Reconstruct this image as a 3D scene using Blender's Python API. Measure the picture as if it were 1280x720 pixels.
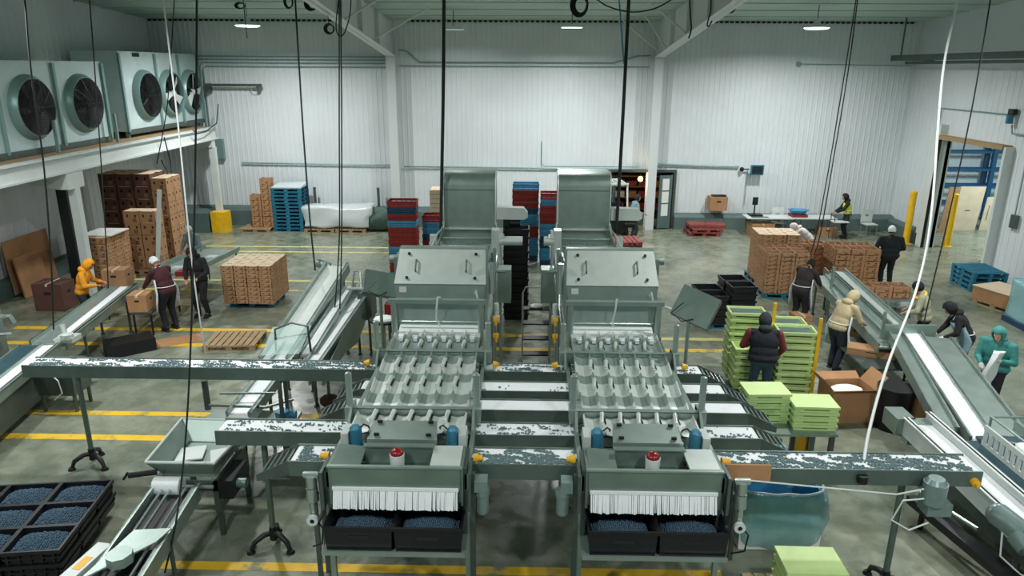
import bpy, bmesh, math, random
from math import sin, cos, pi, radians as R
from mathutils import Vector, Matrix, Quaternion
random.seed(7)
S = bpy.context.scene
C = S.collection
for o in list(bpy.data.objects): bpy.data.objects.remove(o)

# ------------------------------------------------------------------ camera
EYE, PITCH, YAW, ROLL, FPX = 6.3, R(17.0), R(1.1), R(0.3), 900.0
cam_d = bpy.data.cameras.new('camera'); cam = bpy.data.objects.new('camera', cam_d); C.objects.link(cam)
cam_d.sensor_width = 36.0; cam_d.lens = 36.0 * FPX / 1280.0; cam_d.clip_end = 200
cam.matrix_world = Matrix.Translation((0, 0, EYE)) @ Matrix.Rotation(YAW, 4, 'Z') @ Matrix.Rotation(pi/2 - PITCH, 4, 'X') @ Matrix.Rotation(ROLL, 4, 'Z')
S.camera = cam
# ------------------------------------------------------------------ world, exposure
W = bpy.data.worlds.new('world'); S.world = W; W.use_nodes = True
bg = W.node_tree.nodes['Background']
bg.inputs[0].default_value = (0.50, 0.76, 0.73, 1); bg.inputs[1].default_value = 0.22
S.view_settings.view_transform = 'Standard'; S.view_settings.look = 'None'
S.view_settings.exposure = 0.36; S.view_settings.gamma = 1.0
S.view_settings.use_curve_mapping = False
LAMP_W = 335.0
LAMP_COL = (0.985, 1.0, 0.995)
# high-bay lamps: x, y (the housings are built further down); the first four are the ones in view
BAYS = [(-9.23, 25.0), (-2.6, 26.6), (1.43, 25.0), (9.36, 25.0),
        (-10.0, 13.4), (-5.6, 12.4), (5.2, 12.4), (10.2, 13.4),
        (-9.2, 3.5), (-3.6, 2.5), (3.6, 2.5), (9.2, 3.5)]
ROOF_Y0, ROOF_Z0, ROOF_S = 29.4, 8.05, 0.06
def roof(y): return ROOF_Z0 + ROOF_S * (ROOF_Y0 - y)
def bay_z(i): return 7.62
for i, (lx, ly) in enumerate(BAYS):
    ld = bpy.data.lights.new('high_bay_light', 'AREA'); ld.shape = 'DISK'; ld.size = 0.42
    ld.energy = LAMP_W * (0.15 if i == 1 else 1.0 if i < 4 else .64 if i < 8 else .60); ld.color = LAMP_COL; ld.spread = R(164)
    lo = bpy.data.objects.new('high_bay_light', ld); C.objects.link(lo)
    lo.location = (lx, ly, bay_z(i) - 0.16)

# ------------------------------------------------------------------ materials
def lin(c): return tuple(((v/255) / 12.92 if v/255 <= .04045 else ((v/255 + .055)/1.055)**2.4) for v in c)
def mat(name, col, rough=.6, metal=0.0, var=0.0, scale=8.0, bump=0.0, bscale=60.0, alpha=1.0, trans=0.0, emit=None, estr=0, col2=None, spec=.5, stretch=None):
    m = bpy.data.materials.new(name); m.use_nodes = True
    nt = m.node_tree; b = nt.nodes['Principled BSDF']
    c = lin(col)
    b.inputs['Base Color'].default_value = (*c, 1); b.inputs['Roughness'].default_value = rough
    b.inputs['Metallic'].default_value = metal; b.inputs['Specular IOR Level'].default_value = spec
    if alpha < 1: b.inputs['Alpha'].default_value = alpha
    if trans: b.inputs['Transmission Weight'].default_value = trans
    if emit: b.inputs['Emission Color'].default_value = (*lin(emit), 1); b.inputs['Emission Strength'].default_value = estr
    if var or col2 or bump:
        tc = nt.nodes.new('ShaderNodeTexCoord'); mp = nt.nodes.new('ShaderNodeMapping')
        nt.links.new(tc.outputs['Object'], mp.inputs[0])
        if stretch: mp.inputs['Scale'].default_value = stretch
    if var or col2:
        n = nt.nodes.new('ShaderNodeTexNoise'); n.inputs['Scale'].default_value = scale; n.inputs['Detail'].default_value = 6
        nt.links.new(mp.outputs[0], n.inputs['Vector'])
        r = nt.nodes.new('ShaderNodeValToRGB'); nt.links.new(n.outputs[0], r.inputs[0])
        r.color_ramp.elements[0].position = .3; r.color_ramp.elements[1].position = .7
        a = lin(col2) if col2 else tuple(v*(1-var) for v in c)
        r.color_ramp.elements[0].color = (*a, 1)
        r.color_ramp.elements[1].color = (*(c if col2 else tuple(min(1, v*(1+var)) for v in c)), 1)
        nt.links.new(r.outputs[0], b.inputs['Base Color'])
    if bump:
        n2 = nt.nodes.new('ShaderNodeTexNoise'); n2.inputs['Scale'].default_value = bscale; n2.inputs['Detail'].default_value = 4
        nt.links.new(mp.outputs[0], n2.inputs['Vector'])
        bn = nt.nodes.new('ShaderNodeBump'); bn.inputs['Strength'].default_value = bump; bn.inputs['Distance'].default_value = .02
        nt.links.new(n2.outputs[0], bn.inputs['Height']); nt.links.new(bn.outputs[0], b.inputs['Normal'])
    return m
M = dict(
 wall=mat('white_wall_panel', (217, 224, 227), .45, var=.05, scale=.7),
 ceil=mat('ceiling_liner', (176, 196, 186), .6, var=.06, scale=.5),
 curb=mat('green_grey_curb', (88, 108, 106), .6, var=.12, scale=2),
 white=mat('white_paint', (208, 215, 212), .4, var=.04, scale=3),
 conduit=mat('grey_conduit', (128, 158, 156), .4, .3),
 steel=mat('brushed_steel', (152, 168, 161), .38, .6, var=.10, scale=3, bump=.05, bscale=30),
 steel_l=mat('light_steel', (206, 214, 209), .36, .35, var=.05, scale=4),
 rail=mat('rail_steel', (100, 116, 110), .4, .5, var=.12, scale=4),
 steel_m=mat('mid_steel', (126, 144, 136), .36, .6, var=.12, scale=3),
 steel_d=mat('dark_steel', (92, 104, 100), .4, .6, var=.12, scale=4),
 pipe=mat('polished_pipe', (185, 198, 194), .22, .8),
 black=mat('black_metal', (24, 27, 28), .45, .2),
 rubber=mat('black_rubber', (18, 20, 21), .7),
 cable=mat('black_cable', (20, 30, 30), .6),
 wcable=mat('white_hose', (215, 220, 218), .5),
 belt=mat('white_belt', (232, 236, 238), .45, var=.03, scale=20),
 bluebelt=mat('dark_teal_belt', (44, 74, 84), .4, var=.2, scale=5),
 berry=mat('blueberry_skin', (58, 84, 102), .7, var=.3, scale=40),
 berryl=mat('berry_debris', (92, 116, 118), .7, var=.4, scale=30),
 blackp=mat('black_plastic', (17, 19, 24), .38, var=.2, scale=6),
 redp=mat('red_plastic', (138, 34, 30), .5, var=.12, scale=5),
 bluep=mat('blue_plastic', (62, 138, 178), .5, var=.12, scale=5),
 navyp=mat('navy_plastic', (28, 62, 92), .5, var=.12, scale=5),
 greenp=mat('pale_green_plastic', (198, 222, 150), .5, var=.06, scale=5),
 yellow=mat('safety_yellow', (238, 188, 28), .5, var=.12, scale=5),
 yplas=mat('yellow_plastic', (232, 176, 40), .45),
 carton=mat('brown_cardboard', (168, 128, 92), .85, var=.10, scale=3),
 carton_r=mat('reddish_cardboard', (172, 128, 90), .85, var=.12, scale=3),
 carton_p=mat('pale_cardboard', (216, 196, 168), .85, var=.08, scale=3),
 carton_d=mat('dark_cardboard', (92, 60, 50), .85, var=.12, scale=3),
 carton_in=mat('cardboard_print', (122, 90, 74), .85),
 wood=mat('raw_wood', (158, 134, 100), .8, var=.22, scale=5, stretch=(1, 8, 8)),
 bluepaint=mat('blue_painted_wood', (30, 108, 134), .7, var=.25, scale=6),
 bluerack=mat('blue_rack_paint', (22, 84, 122), .5, var=.1),
 redpaint=mat('red_painted_wood', (136, 66, 60), .7, var=.2, scale=6),
 film=mat('clear_film', (226, 234, 236), .25, alpha=.75, bump=.6, bscale=6),
 bluefilm=mat('blue_film', (146, 206, 212), .15, alpha=.62, bump=1.0, bscale=7, spec=.8),
 glass=mat('clear_acrylic', (190, 214, 208), .12, alpha=.32),
 skin=mat('skin_mid', (176, 124, 98), .55), skin_l=mat('skin_light', (204, 158, 134), .55),
 glove=mat('white_glove', (226, 230, 230), .6),
 dark=mat('dark_void', (26, 28, 26), .8),
 bluemotor=mat('blue_motor', (58, 122, 148), .4, .2),
 greymotor=mat('grey_motor', (128, 148, 146), .35, .4, var=.1),
 reddome=mat('red_dome', (132, 18, 26), .25),
 screen=mat('screen_dark', (30, 44, 48), .25),
 paper=mat('paper', (232, 234, 230), .8),
 lampglow=mat('lamp_glow', (255, 255, 255), .5, emit=(240, 255, 250), estr=3.0),
 lampdim=mat('lamp_dim', (190, 210, 205), .5, emit=(200, 220, 215), estr=.35),
 bulb=mat('warm_bulb', (255, 220, 160), .5, emit=(255, 196, 110), estr=14.0),
 foliage=mat('grey_green_tarp', (72, 92, 84), .8, var=.3, scale=6),
 eye=mat('eye_dark', (22, 18, 16), .3), lip=mat('lip', (140, 80, 72), .6),
)
def cloth(name, col, var=.12): return mat(name, col, .85, var=var, scale=9, bump=.7, bscale=14)

# floor: worn, slightly wet concrete
def floor_mat():
    m = bpy.data.materials.new('stained_concrete'); m.use_nodes = True; nt = m.node_tree; b = nt.nodes['Principled BSDF']
    tc = nt.nodes.new('ShaderNodeTexCoord')
    n1 = nt.nodes.new('ShaderNodeTexNoise'); n1.inputs['Scale'].default_value = .55; n1.inputs['Detail'].default_value = 8; n1.inputs['Roughness'].default_value = .62
    n2 = nt.nodes.new('ShaderNodeTexNoise'); n2.inputs['Scale'].default_value = 2.6; n2.inputs['Detail'].default_value = 10; n2.inputs['Distortion'].default_value = .15
    for n in (n1, n2): nt.links.new(tc.outputs['Object'], n.inputs['Vector'])
    r1 = nt.nodes.new('ShaderNodeValToRGB'); r2 = nt.nodes.new('ShaderNodeValToRGB')
    nt.links.new(n1.outputs[0], r1.inputs[0]); nt.links.new(n2.outputs[0], r2.inputs[0])
    e = r1.color_ramp.elements; e[0].position = .3; e[0].color = (*lin((98, 110, 98)), 1); e[1].position = .7; e[1].color = (*lin((156, 158, 138)), 1)
    e = r2.color_ramp.elements; e[0].position = .35; e[0].color = (.66, .68, .64, 1); e[1].position = .65; e[1].color = (1, 1, 1, 1)
    mx = nt.nodes.new('ShaderNodeMix'); mx.data_type = 'RGBA'; mx.blend_type = 'MULTIPLY'; mx.inputs[0].default_value = .8
    nt.links.new(r1.outputs[0], mx.inputs[6]); nt.links.new(r2.outputs[0], mx.inputs[7]); nt.links.new(mx.outputs[2], b.inputs['Base Color'])
    r3 = nt.nodes.new('ShaderNodeMapRange'); nt.links.new(n2.outputs[0], r3.inputs[0])
    r3.inputs[1].default_value = .35; r3.inputs[2].default_value = .65; r3.inputs[3].default_value = .16; r3.inputs[4].default_value = .42
    nt.links.new(r3.outputs[0], b.inputs['Roughness']); b.inputs['Specular IOR Level'].default_value = .55
    return m
def stripe_mat(name, col, worn):
    m = mat(name, col, .5); nt = m.node_tree; b = nt.nodes['Principled BSDF']
    tc = nt.nodes.new('ShaderNodeTexCoord'); n = nt.nodes.new('ShaderNodeTexNoise'); n.inputs['Scale'].default_value = 2.2; n.inputs['Detail'].default_value = 9; n.inputs['Roughness'].default_value = .7
    nt.links.new(tc.outputs['Object'], n.inputs['Vector'])
    r = nt.nodes.new('ShaderNodeValToRGB'); nt.links.new(n.outputs[0], r.inputs[0])
    r.color_ramp.elements[0].position = worn; r.color_ramp.elements[0].color = (*lin((120, 122, 96)), 1)
    r.color_ramp.elements[1].position = worn + .14; r.color_ramp.elements[1].color = (*lin(col), 1)
    nt.links.new(r.outputs[0], b.inputs['Base Color'])
    return m

# ------------------------------------------------------------------ mesh helpers
class MB:
    def __init__(s, T=None): s.bm = bmesh.new(); s.T = T or Matrix(); s.mats = []; s.cur = 0
    def use(s, m):
        if m not in s.mats: s.mats.append(m)
        s.cur = s.mats.index(m); return s
    def _fin(s, vs, fs):
        for v in vs: v.co = s.T @ v.co
        for f in fs: f.material_index = s.cur
    def poly(s, verts, faces):
        vs = [s.bm.verts.new(v) for v in verts]; fs = []
        for f in faces:
            try: fs.append(s.bm.faces.new([vs[i] for i in f]))
            except ValueError: pass
        s._fin(vs, fs); return s
    def box(s, a, b, m=None):
        (x0, y0, z0), (x1, y1, z1) = a, b
        v = [(x0,y0,z0),(x1,y0,z0),(x1,y1,z0),(x0,y1,z0),(x0,y0,z1),(x1,y0,z1),(x1,y1,z1),(x0,y1,z1)]
        if m is not None: v = [m @ Vector(p) for p in v]
        return s.poly(v, [(3,2,1,0),(4,5,6,7),(0,1,5,4),(1,2,6,5),(2,3,7,6),(3,0,4,7)])
    def cbox(s, c, d, m=None):
        return s.box((c[0]-d[0]/2, c[1]-d[1]/2, c[2]-d[2]/2), (c[0]+d[0]/2, c[1]+d[1]/2, c[2]+d[2]/2), m)
    def prism(s, pts, lo, hi, axis='x'):
        n = len(pts)
        def P(p, t):
            if axis == 'x': return (t, p[0], p[1])
            if axis == 'y': return (p[0], t, p[1])
            return (p[0], p[1], t)
        v = [P(p, lo) for p in pts] + [P(p, hi) for p in pts]
        return s.poly(v, [tuple(range(n))[::-1], tuple(range(n, 2*n))] + [(i, (i+1) % n, n+(i+1) % n, n+i) for i in range(n)])
    def cone(s, p0, p1, r0, r1=None, n=12, caps=True):
        r1 = r0 if r1 is None else r1
        p0, p1 = Vector(p0), Vector(p1); d = (p1-p0)
        if d.length < 1e-6: return s
        q = d.to_track_quat('Z', 'Y').to_matrix()
        v = [p0 + q @ Vector((cos(2*pi*i/n)*r0, sin(2*pi*i/n)*r0, 0)) for i in range(n)] + [p1 + q @ Vector((cos(2*pi*i/n)*r1, sin(2*pi*i/n)*r1, 0)) for i in range(n)]
        f = [(i, (i+1) % n, n+(i+1) % n, n+i) for i in range(n)]
        if caps: f += [tuple(range(n))[::-1], tuple(range(n, 2*n))]
        return s.poly(v, f)
    def ell(s, c, r, q=None, nu=14, nv=9, keep=None):
        c = Vector(c); r = (r, r, r) if isinstance(r, (int, float)) else r
        vs = []
        for j in range(1, nv):
            th = pi*j/nv
            for i in range(nu):
                ph = 2*pi*i/nu; vs.append(Vector((sin(th)*cos(ph), sin(th)*sin(ph), cos(th))))
        vs += [Vector((0, 0, 1)), Vector((0, 0, -1))]; T, B = len(vs)-2, len(vs)-1
        f = []
        for j in range(nv-2):
            for i in range(nu): f.append((j*nu+i, (j+1)*nu+i, (j+1)*nu+(i+1) % nu, j*nu+(i+1) % nu))
        for i in range(nu): f.append((T, i, (i+1) % nu)); f.append((B, (nv-2)*nu+(i+1) % nu, (nv-2)*nu+i))
        if keep: f = [a for a in f if keep(sum((vs[i] for i in a), Vector())/len(a))]
        co = []
        for v in vs:
            p = Vector((v.x*r[0], v.y*r[1], v.z*r[2])); co.append(c + (q @ p if q is not None else p))
        used = sorted({i for a in f for i in a}); mp = {k: n for n, k in enumerate(used)}
        return s.poly([co[i] for i in used], [tuple(mp[i] for i in a) for a in f])
    def tube(s, pts, r, n=8):
        pts = [Vector(p) for p in pts]; rings = []
        q = None
        for i, p in enumerate(pts):
            a = pts[max(0, i-1)]; b = pts[min(len(pts)-1, i+1)]; d = (b-a)
            if d.length < 1e-9: d = Vector((0, 0, 1))
            nq = d.normalized()
            if q is None: ref = nq.orthogonal().normalized()
            else:
                ref = (ref - nq*ref.dot(nq)); ref = ref.normalized() if ref.length > 1e-6 else nq.orthogonal().normalized()
            q = nq; bi = nq.cross(ref)
            rr = r[i] if isinstance(r, (list, tuple)) else r
            rings.append([p + ref*cos(2*pi*k/n)*rr + bi*sin(2*pi*k/n)*rr for k in range(n)])
        v = [x for g in rings for x in g]; f = []
        for i in range(len(pts)-1):
            for k in range(n): f.append((i*n+k, i*n+(k+1) % n, (i+1)*n+(k+1) % n, (i+1)*n+k))
        f += [tuple(range(n))[::-1], tuple(range((len(pts)-1)*n, len(pts)*n))]
        return s.poly(v, f)
    def bevel(s, w, seg=2, ang=35):
        ed = [e for e in s.bm.edges if len(e.link_faces) == 2 and e.calc_face_angle(0) > R(ang)]
        bmesh.ops.bevel(s.bm, geom=ed, offset=w, segments=seg, affect='EDGES', clamp_overlap=True); return s
    def mesh(s, name, m=None, smooth=False, recalc=True):
        if recalc: bmesh.ops.recalc_face_normals(s.bm, faces=s.bm.faces)
        me = bpy.data.meshes.new(name); s.bm.to_mesh(me); s.bm.free()
        for x in (s.mats or ([m] if m else [])): me.materials.append(x)
        if smooth:
            me.polygons.foreach_set('use_smooth', [True]*len(me.polygons))
            if smooth != 'all': me.set_sharp_from_angle(angle=R(38))
        return me
    def build(s, name, m=None, parent=None, smooth=False, recalc=True):
        o = bpy.data.objects.new(name, s.mesh(name, m, smooth, recalc)); C.objects.link(o)
        if parent: o.parent = parent
        return o
def tag(o, label=None, cat=None, group=None, kind=None):
    if label: o['label'] = label
    if cat: o['category'] = cat
    if group: o['group'] = group
    if kind: o['kind'] = kind
    return o
def thing(name, label, cat, loc=(0, 0, 0), rz=0, group=None):
    o = bpy.data.objects.new(name, None); C.objects.link(o); o.empty_display_size = .1
    o.location = loc; o.rotation_euler = (0, 0, rz); return tag(o, label, cat, group)
def copy_tree(o, parent=None):
    c = o.copy(); C.objects.link(c)
    if parent: c.parent = parent
    for ch in KIDS(o): copy_tree(ch, c)
    return c
def KIDS(o): return [x for x in list(bpy.data.objects) if x.parent == o]
def dup(o, loc, rz=None, label=None, group=None):
    c = copy_tree(o); c.location = loc
    if rz is not None: c.rotation_euler = (0, 0, rz)
    if label: c['label'] = label
    if group: c['group'] = group
    return c
class Maker:
    """first call returns the prototype moved into place, later ones copies"""
    def __init__(s, proto): s.p = proto; s.used = False
    def put(s, loc, rz=0, label=None, group=None, cat=None):
        if not s.used: s.used = True; o = s.p; o.location = loc; o.rotation_euler = (0, 0, rz)
        else: o = dup(s.p, loc, rz)
        if label: o['label'] = label
        if group: o['group'] = group
        if cat: o['category'] = cat
        return o
ORD = ['first', 'second', 'third', 'fourth', 'fifth', 'sixth', 'seventh', 'eighth', 'ninth', 'tenth', 'eleventh', 'twelfth', 'thirteenth', 'fourteenth']
LAY = ['bottom', 'second', 'third', 'fourth', 'fifth', 'sixth', 'seventh', 'eighth', 'ninth', 'tenth', 'eleventh', 'twelfth', 'thirteenth', 'fourteenth']
def lay(k, n): return 'top' if k == n-1 else LAY[k]
def struct(mb, name, m, smooth=False): return tag(mb.build(name, m, smooth=smooth), kind='structure')
# where a pixel of the photograph meets a depth Y in the room (used only to read off positions)
def PD(px, py, Y):
    u = (px-640)/FPX; v = (360-py)/FPX
    u, v = u*cos(ROLL)-v*sin(ROLL), u*sin(ROLL)+v*cos(ROLL)
    x, y, z = u, cos(PITCH)+v*sin(PITCH), -sin(PITCH)+v*cos(PITCH)
    x, y = x*cos(YAW)-y*sin(YAW), x*sin(YAW)+y*cos(YAW)
    return Vector((x*Y/y, Y, EYE + z*Y/y))
# ================================================================== THE SETTING
XL, XR, YB, YF = -14.8, 14.95, 29.4, -6.0
struct(MB().box((XL-.3, YF, -.2), (XR+9, YB+4, 0)), 'floor', floor_mat())
# sloped ceiling with seams
f = MB(); f.poly([(XL-.3, YF, roof(YF)), (XR+.3, YF, roof(YF)), (XR+.3, YB+.3, roof(YB)-.02), (XL-.3, YB+.3, roof(YB)-.02),
                  (XL-.3, YF, roof(YF)+.2), (XR+.3, YF, roof(YF)+.2), (XR+.3, YB+.3, roof(YB)+.2), (XL-.3, YB+.3, roof(YB)+.2)],
                 [(0,1,2,3),(7,6,5,4),(0,4,5,1),(1,5,6,2),(2,6,7,3),(3,7,4,0)])
for k in range(9):
    y = 28.0 - k*1.6; f.box((XL, y, roof(y)-.03), (XR, y+.06, roof(y)+.02))
struct(f, 'ceiling', M['ceil'])
# ribbed back wall with the office opening
OX0, OX1, OZ = 3.45, 5.95, 2.3
def ribbed(mb, a, b, z0, z1, base, axis, sgn, pitch=.2):
    """corrugated sheet running from a to b along axis, standing at 'base' and ribbed towards sgn"""
    n = int(round((b-a)/pitch)); prof = []
    for i in range(n):
        t = a + (b-a)*i/n
        prof += [(t, 0), (t+pitch*.66, 0), (t+pitch*.74, .014), (t+pitch*.90, .014)]
    prof.append((b, 0)); v = []; fa = []
    for t, d in prof:
        for z in (z0, z1): v.append((t, base+sgn*d, z) if axis == 'x' else (base+sgn*d, t, z))
    for i in range(len(prof)-1): fa.append((2*i, 2*i+2, 2*i+3, 2*i+1))
    mb.poly(v, fa); m2 = base - sgn*.12
    for i in range(1):
        if axis == 'x': mb.box((a, min(base, m2)-.001, z0), (b, max(base, m2)-.03 if sgn > 0 else max(base, m2), z1)) if sgn > 0 else mb.box((a, base+.03, z0), (b, base+.15, z1))
        else: mb.box((base+.03, a, z0), (base+.15, b, z1)) if sgn < 0 else mb.box((base-.15, a, z0), (base-.03, b, z1))
w = MB()
ribbed(w, XL-.3, OX0, 0, roof(YB)+.1, YB, 'x', -1); ribbed(w, OX0, OX1, OZ, roof(YB)+.1, YB, 'x', -1); ribbed(w, OX1, XR+.3, 0, roof(YB)+.1, YB, 'x', -1)
struct(w, 'wall_back', M['wall'])
w = MB(); ribbed(w, YF, YB, 0, roof(YF)+.2, XL, 'y', 1, pitch=.3); struct(w, 'wall_left', M['wall'])
DY0, DY1, DZ = 22.75, 26.35, 3.95
w = MB()
ribbed(w, YF, DY0, 0, 6.35, XR, 'y', -1, .3); ribbed(w, DY0, DY1, DZ, 6.35, XR, 'y', -1, .3); ribbed(w, DY1, YB, 0, 6.35, XR, 'y', -1, .3)
w.box((XR+.01, YF, 6.3), (XR+.15, YB, roof(YF)+.2))
struct(w, 'wall_right', M['wall'])
# kerbs along the foot of the walls
struct(MB().prism([(YB-.03, 0), (YB-.34, 0), (YB-.34, .62), (YB-.26, .74), (YB-.03, .8)][::-1], XL, OX0-.15, 'x').prism([(YB-.03, 0), (YB-.34, 0), (YB-.34, .5), (YB-.26, .58), (YB-.03, .64)][::-1], OX1+.1, XR, 'x'), 'baseboard_back', M['curb'])
struct(MB().prism([(XL+.02, 0), (XL+.32, 0), (XL+.32, .42), (XL+.24, .48), (XL+.02, .52)], YF, YB-.34, 'y'), 'baseboard_left', M['curb'])
struct(MB().prism([(XR-.03, 0), (XR-.28, 0), (XR-.28, .45), (XR-.2, .52), (XR-.03, .56)], DY1+.42, YB-.34, 'y'), 'baseboard_right', M['curb'])
# floor stripes (yellow paint)
yl = stripe_mat('yellow_line_paint', (226, 182, 36), .34); yp = stripe_mat('pale_line_paint', (206, 200, 122), .30)
def stripe(i, x0, x1, y, wdt, m): struct(MB().box((x0, y-wdt/2, 0), (x1, y+wdt/2, .004)), 'trim_%d' % i, m)
for i, a in enumerate([(-11.9, -3.9, 25.45, .13, yp), (-11.9, -3.9, 24.7, .13, yp), (-12.2, -3.6, 21.1, .15, yp), (-12.2, -3.6, 20.1, .15, yp),
                       (-12.8, -3.0, 16.75, .2, yl), (-12.8, -3.0, 15.72, .2, yl), (-.9, 1.0, 16.6, .2, yl), (-.9, 1.0, 15.7, .2, yl), (2.6, 5.5, 16.5, .18, yp), (2.6, 5.7, 15.75, .2, yl),
                       (-9.6, -2.9, 12.2, .17, yl), (-9.6, -2.9, 11.28, .19, yl), (-4.9, 2.6, 7.93, .16, yl), (8.3, 9.9, 24.9, .1, yp)]): stripe(i+1, *a)
# building columns with sloped haunch rafters
COL = mat('column_paint', (212, 218, 218), .45)
def column(i, x):
    c = MB(); c.box((x-.17, YB-.5, 0), (x+.17, YB-.46, 6.75)).box((x-.17, YB-.08, 0), (x+.17, YB-.04, 6.75)).box((x-.02, YB-.48, 0), (x+.02, YB-.04, 6.75))
    # knee and rafter: web and two flanges rising away from the back wall
    p = [(YB-.05, 6.7), (YB-.6, 6.72), (17.5, 7.95), (12.0, 8.45), (12.0, roof(12)-.02), (YB-.05, roof(YB)-.02)]
    c.prism(p, x-.02, x+.02, 'x')
    c.prism([(YB-.6, 6.72), (17.5, 7.95), (12, 8.45), (12, 8.49), (17.5, 7.99), (YB-.6, 6.77)], x-.17, x+.17, 'x')
    for k in range(1, 5):
        y = YB-.6 - k*2.6; zb = 6.75+(YB-.6-y)*.108; c.box((x-.16, y-.01, zb), (x+.16, y+.01, roof(y)-.04))
    struct(c, 'trim_%d' % (20+i), COL)
column(0, -5.28); column(1, 5.02)
def brace(i, a, b): struct(MB().cone(a, b, .03, n=8), 'trim_%d' % (30+i), COL)
brace(0, (-5.28, 25.6, 7.15), (-3.3, 25.6, 8.2)); brace(1, (-5.28, 21.6, 7.55), (-3.6, 21.6, 8.45)); brace(2, (5.02, 28.7, 6.85), (3.5, 28.7, 8.05)); brace(3, (5.02, 24, 7.3), (3.7, 24, 8.3)); brace(4, (5.02, 27.6, 7.0), (4.2, 27.6, 8.1))
# dark ridge strip on the wall/ceiling joint
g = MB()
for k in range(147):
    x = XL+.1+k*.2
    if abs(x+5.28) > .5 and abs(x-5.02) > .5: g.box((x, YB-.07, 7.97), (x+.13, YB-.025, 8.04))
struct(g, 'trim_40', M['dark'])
# conduits on the back wall
def conduit(label, pts, r=.028, grp='conduits on the back wall', m='conduit'):
    return tag(MB().tube(pts, r, 8).build('conduit', M[m], smooth=True), label, 'pipe', grp)
yy = YB-.1
for k, z in enumerate((6.68, 6.56, 6.44, 6.30)):
    conduit('grey conduit, %s from the top of four parallel runs on the left bay' % ORD[k], [(-13.1+.12*k, yy, 3.4 if k > 1 else 5.2), (-13.1+.12*k, yy, z-.12), (-13.0+.12*k, yy, z), (-5.55, yy, z)], .022)
conduit('grey conduit high in the middle bay kinking up at both columns', [(-5.0, yy, 6.95), (-4.7, yy, 6.9), (-4.2, yy, 6.5), (3.3, yy, 6.5), (4.2, yy, 6.75), (4.75, yy, 6.78)])
conduit('grey conduit running level just under the kinked one in the middle bay', [(-5.0, yy, 6.36), (4.7, yy, 6.36)], .02)
conduit('grey conduit at chest height above the white bundle on the back wall', [(-11.6, yy, 2.55), (-5.55, yy, 2.5)], .03)
conduit('grey conduit along the middle bay with an upward bend behind the steel towers', [(-4.98, yy, 2.45), (4.75, yy, 2.4)], .03)
conduit('thin drop pipe bending into the level conduit right of the middle', [(.6, yy, 3.5), (.6, yy, 2.6), (.72, yy, 2.5), (4.6, yy, 2.5)], .018)
conduit('teal conduit from the right column to the small screen on the wall', [(5.3, yy, 2.62), (8.55, yy, 2.55)], .035)
conduit('thin conduit high on the right bay ending in a round box', [(10.55, yy, 6.5), (14.8, yy, 6.45)], .016)
conduit('thin drop pipe between the wall screen and the white table', [(8.9, yy, 2.4), (8.9, yy, .95)], .015)
tag(MB().cone((10.45, YB-.05, 6.5), (10.45, YB-.16, 6.5), .09, n=16).build('junction_box', M['conduit'], smooth=True), 'round grey junction box high on the right bay of the back wall', 'electrical box')
tag(MB().box((-12.75, YB-.22, 2.7), (-12.25, YB-.04, 3.5)).bevel(.02).build('electrical_panel', M['conduit']), 'grey electrical cabinet on the back wall behind the mezzanine post', 'electrical box')
t = thing('wall_screen', 'small dark screen on a bracket on the back wall above the white table', 'screen', (9.2, YB-.04, 2.45))
MB().box((-.26, -.34, -.2), (.26, -.28, .2)).bevel(.01).build('bezel', M['bluemotor'], t)
MB().box((-.21, -.35, -.15), (.21, -.341, .15)).build('display', M['screen'], t)
MB().cone((0, -.28, 0), (0, 0, 0), .04).cone((-.25, -.1, 0), (-.5, -.1, 0), .03).build('bracket', M['steel_d'], t)
MB().ell((-.55, -.12, 0), .09).build('camera_ball', M['black'], t, smooth='all')
# wall bracket arm at upper left
t = thing('wall_bracket', 'dark horizontal steel arm standing off the back wall beside the fans', 'bracket', (-12.6, YB-.04, 5.6))
MB().box((0, -.34, -.05), (2.2, -.26, .05)).build('arm', M['steel_d'], t); MB().box((0, -.36, -.3), (.1, 0, .06)).build('hanger', M['steel_d'], t)
MB().box((2.0, -.36, -.18), (2.1, 0, .05)).tube([(1.7, -.3, 0), (1.8, -.3, -.2), (1.95, -.3, -.22), (2.1, -.3, -.05)], .015).build('hook', M['steel_d'], t)
# ---- office behind the back wall
of = MB(); of.box((OX0-1.2, YB+3.6, 0), (OX1+.6, YB+3.75, 2.7)); of.box((OX0-1.35, YB+.2, 0), (OX0-1.2, YB+3.7, 2.7)); of.box((OX1+.5, YB+.2, 0), (OX1+.65, YB+3.7, 2.7)); of.box((OX0-1.3, YB+.16, 2.6), (OX1+.6, YB+3.7, 2.7))
struct(of, 'wall_office', mat('office_brown', (92, 74, 60), .8, var=.1))
t = thing('shelving_unit', 'open shelving seen through the lit doorway in the back wall', 'shelf', (4.7, YB+1.6, 0))
for z in (.5, 1.0, 1.45, 1.9): MB().box((-1.1, -.25, z), (1.0, .25, z+.04)).build('shelf_board', M['wood'], t)
for x in (-1.1, 1.0):
    for y in (-.25, .21): MB().box((x-.02, y, 0), (x+.02, y+.04, 2.1)).build('post', M['steel_d'], t)
cb = Maker(tag(MB().box((-.2, -.18, 0), (.2, .18, .24)).bevel(.008).build('storage_box', M['redp']), 'red box', 'box'))
k = 0
for z, zn in ((.54, 'lowest'), (1.04, 'middle'), (1.49, 'upper')):
    for x, xn in ((-.7, 'left'), (-.2, 'centre left'), (.3, 'centre right'), (.75, 'right')):
        o = cb.put((4.7+x, YB+1.5, z), random.uniform(-.1, .1), 'box at the %s of the %s shelf in the lit office doorway' % (xn, zn), 'boxes on the office shelving')
        if (k*7) % 3:
            o.data = o.data.copy(); o.data.materials[0] = M[['white', 'carton', 'redp', 'carton_r'][k % 4]]
        k += 1
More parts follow.
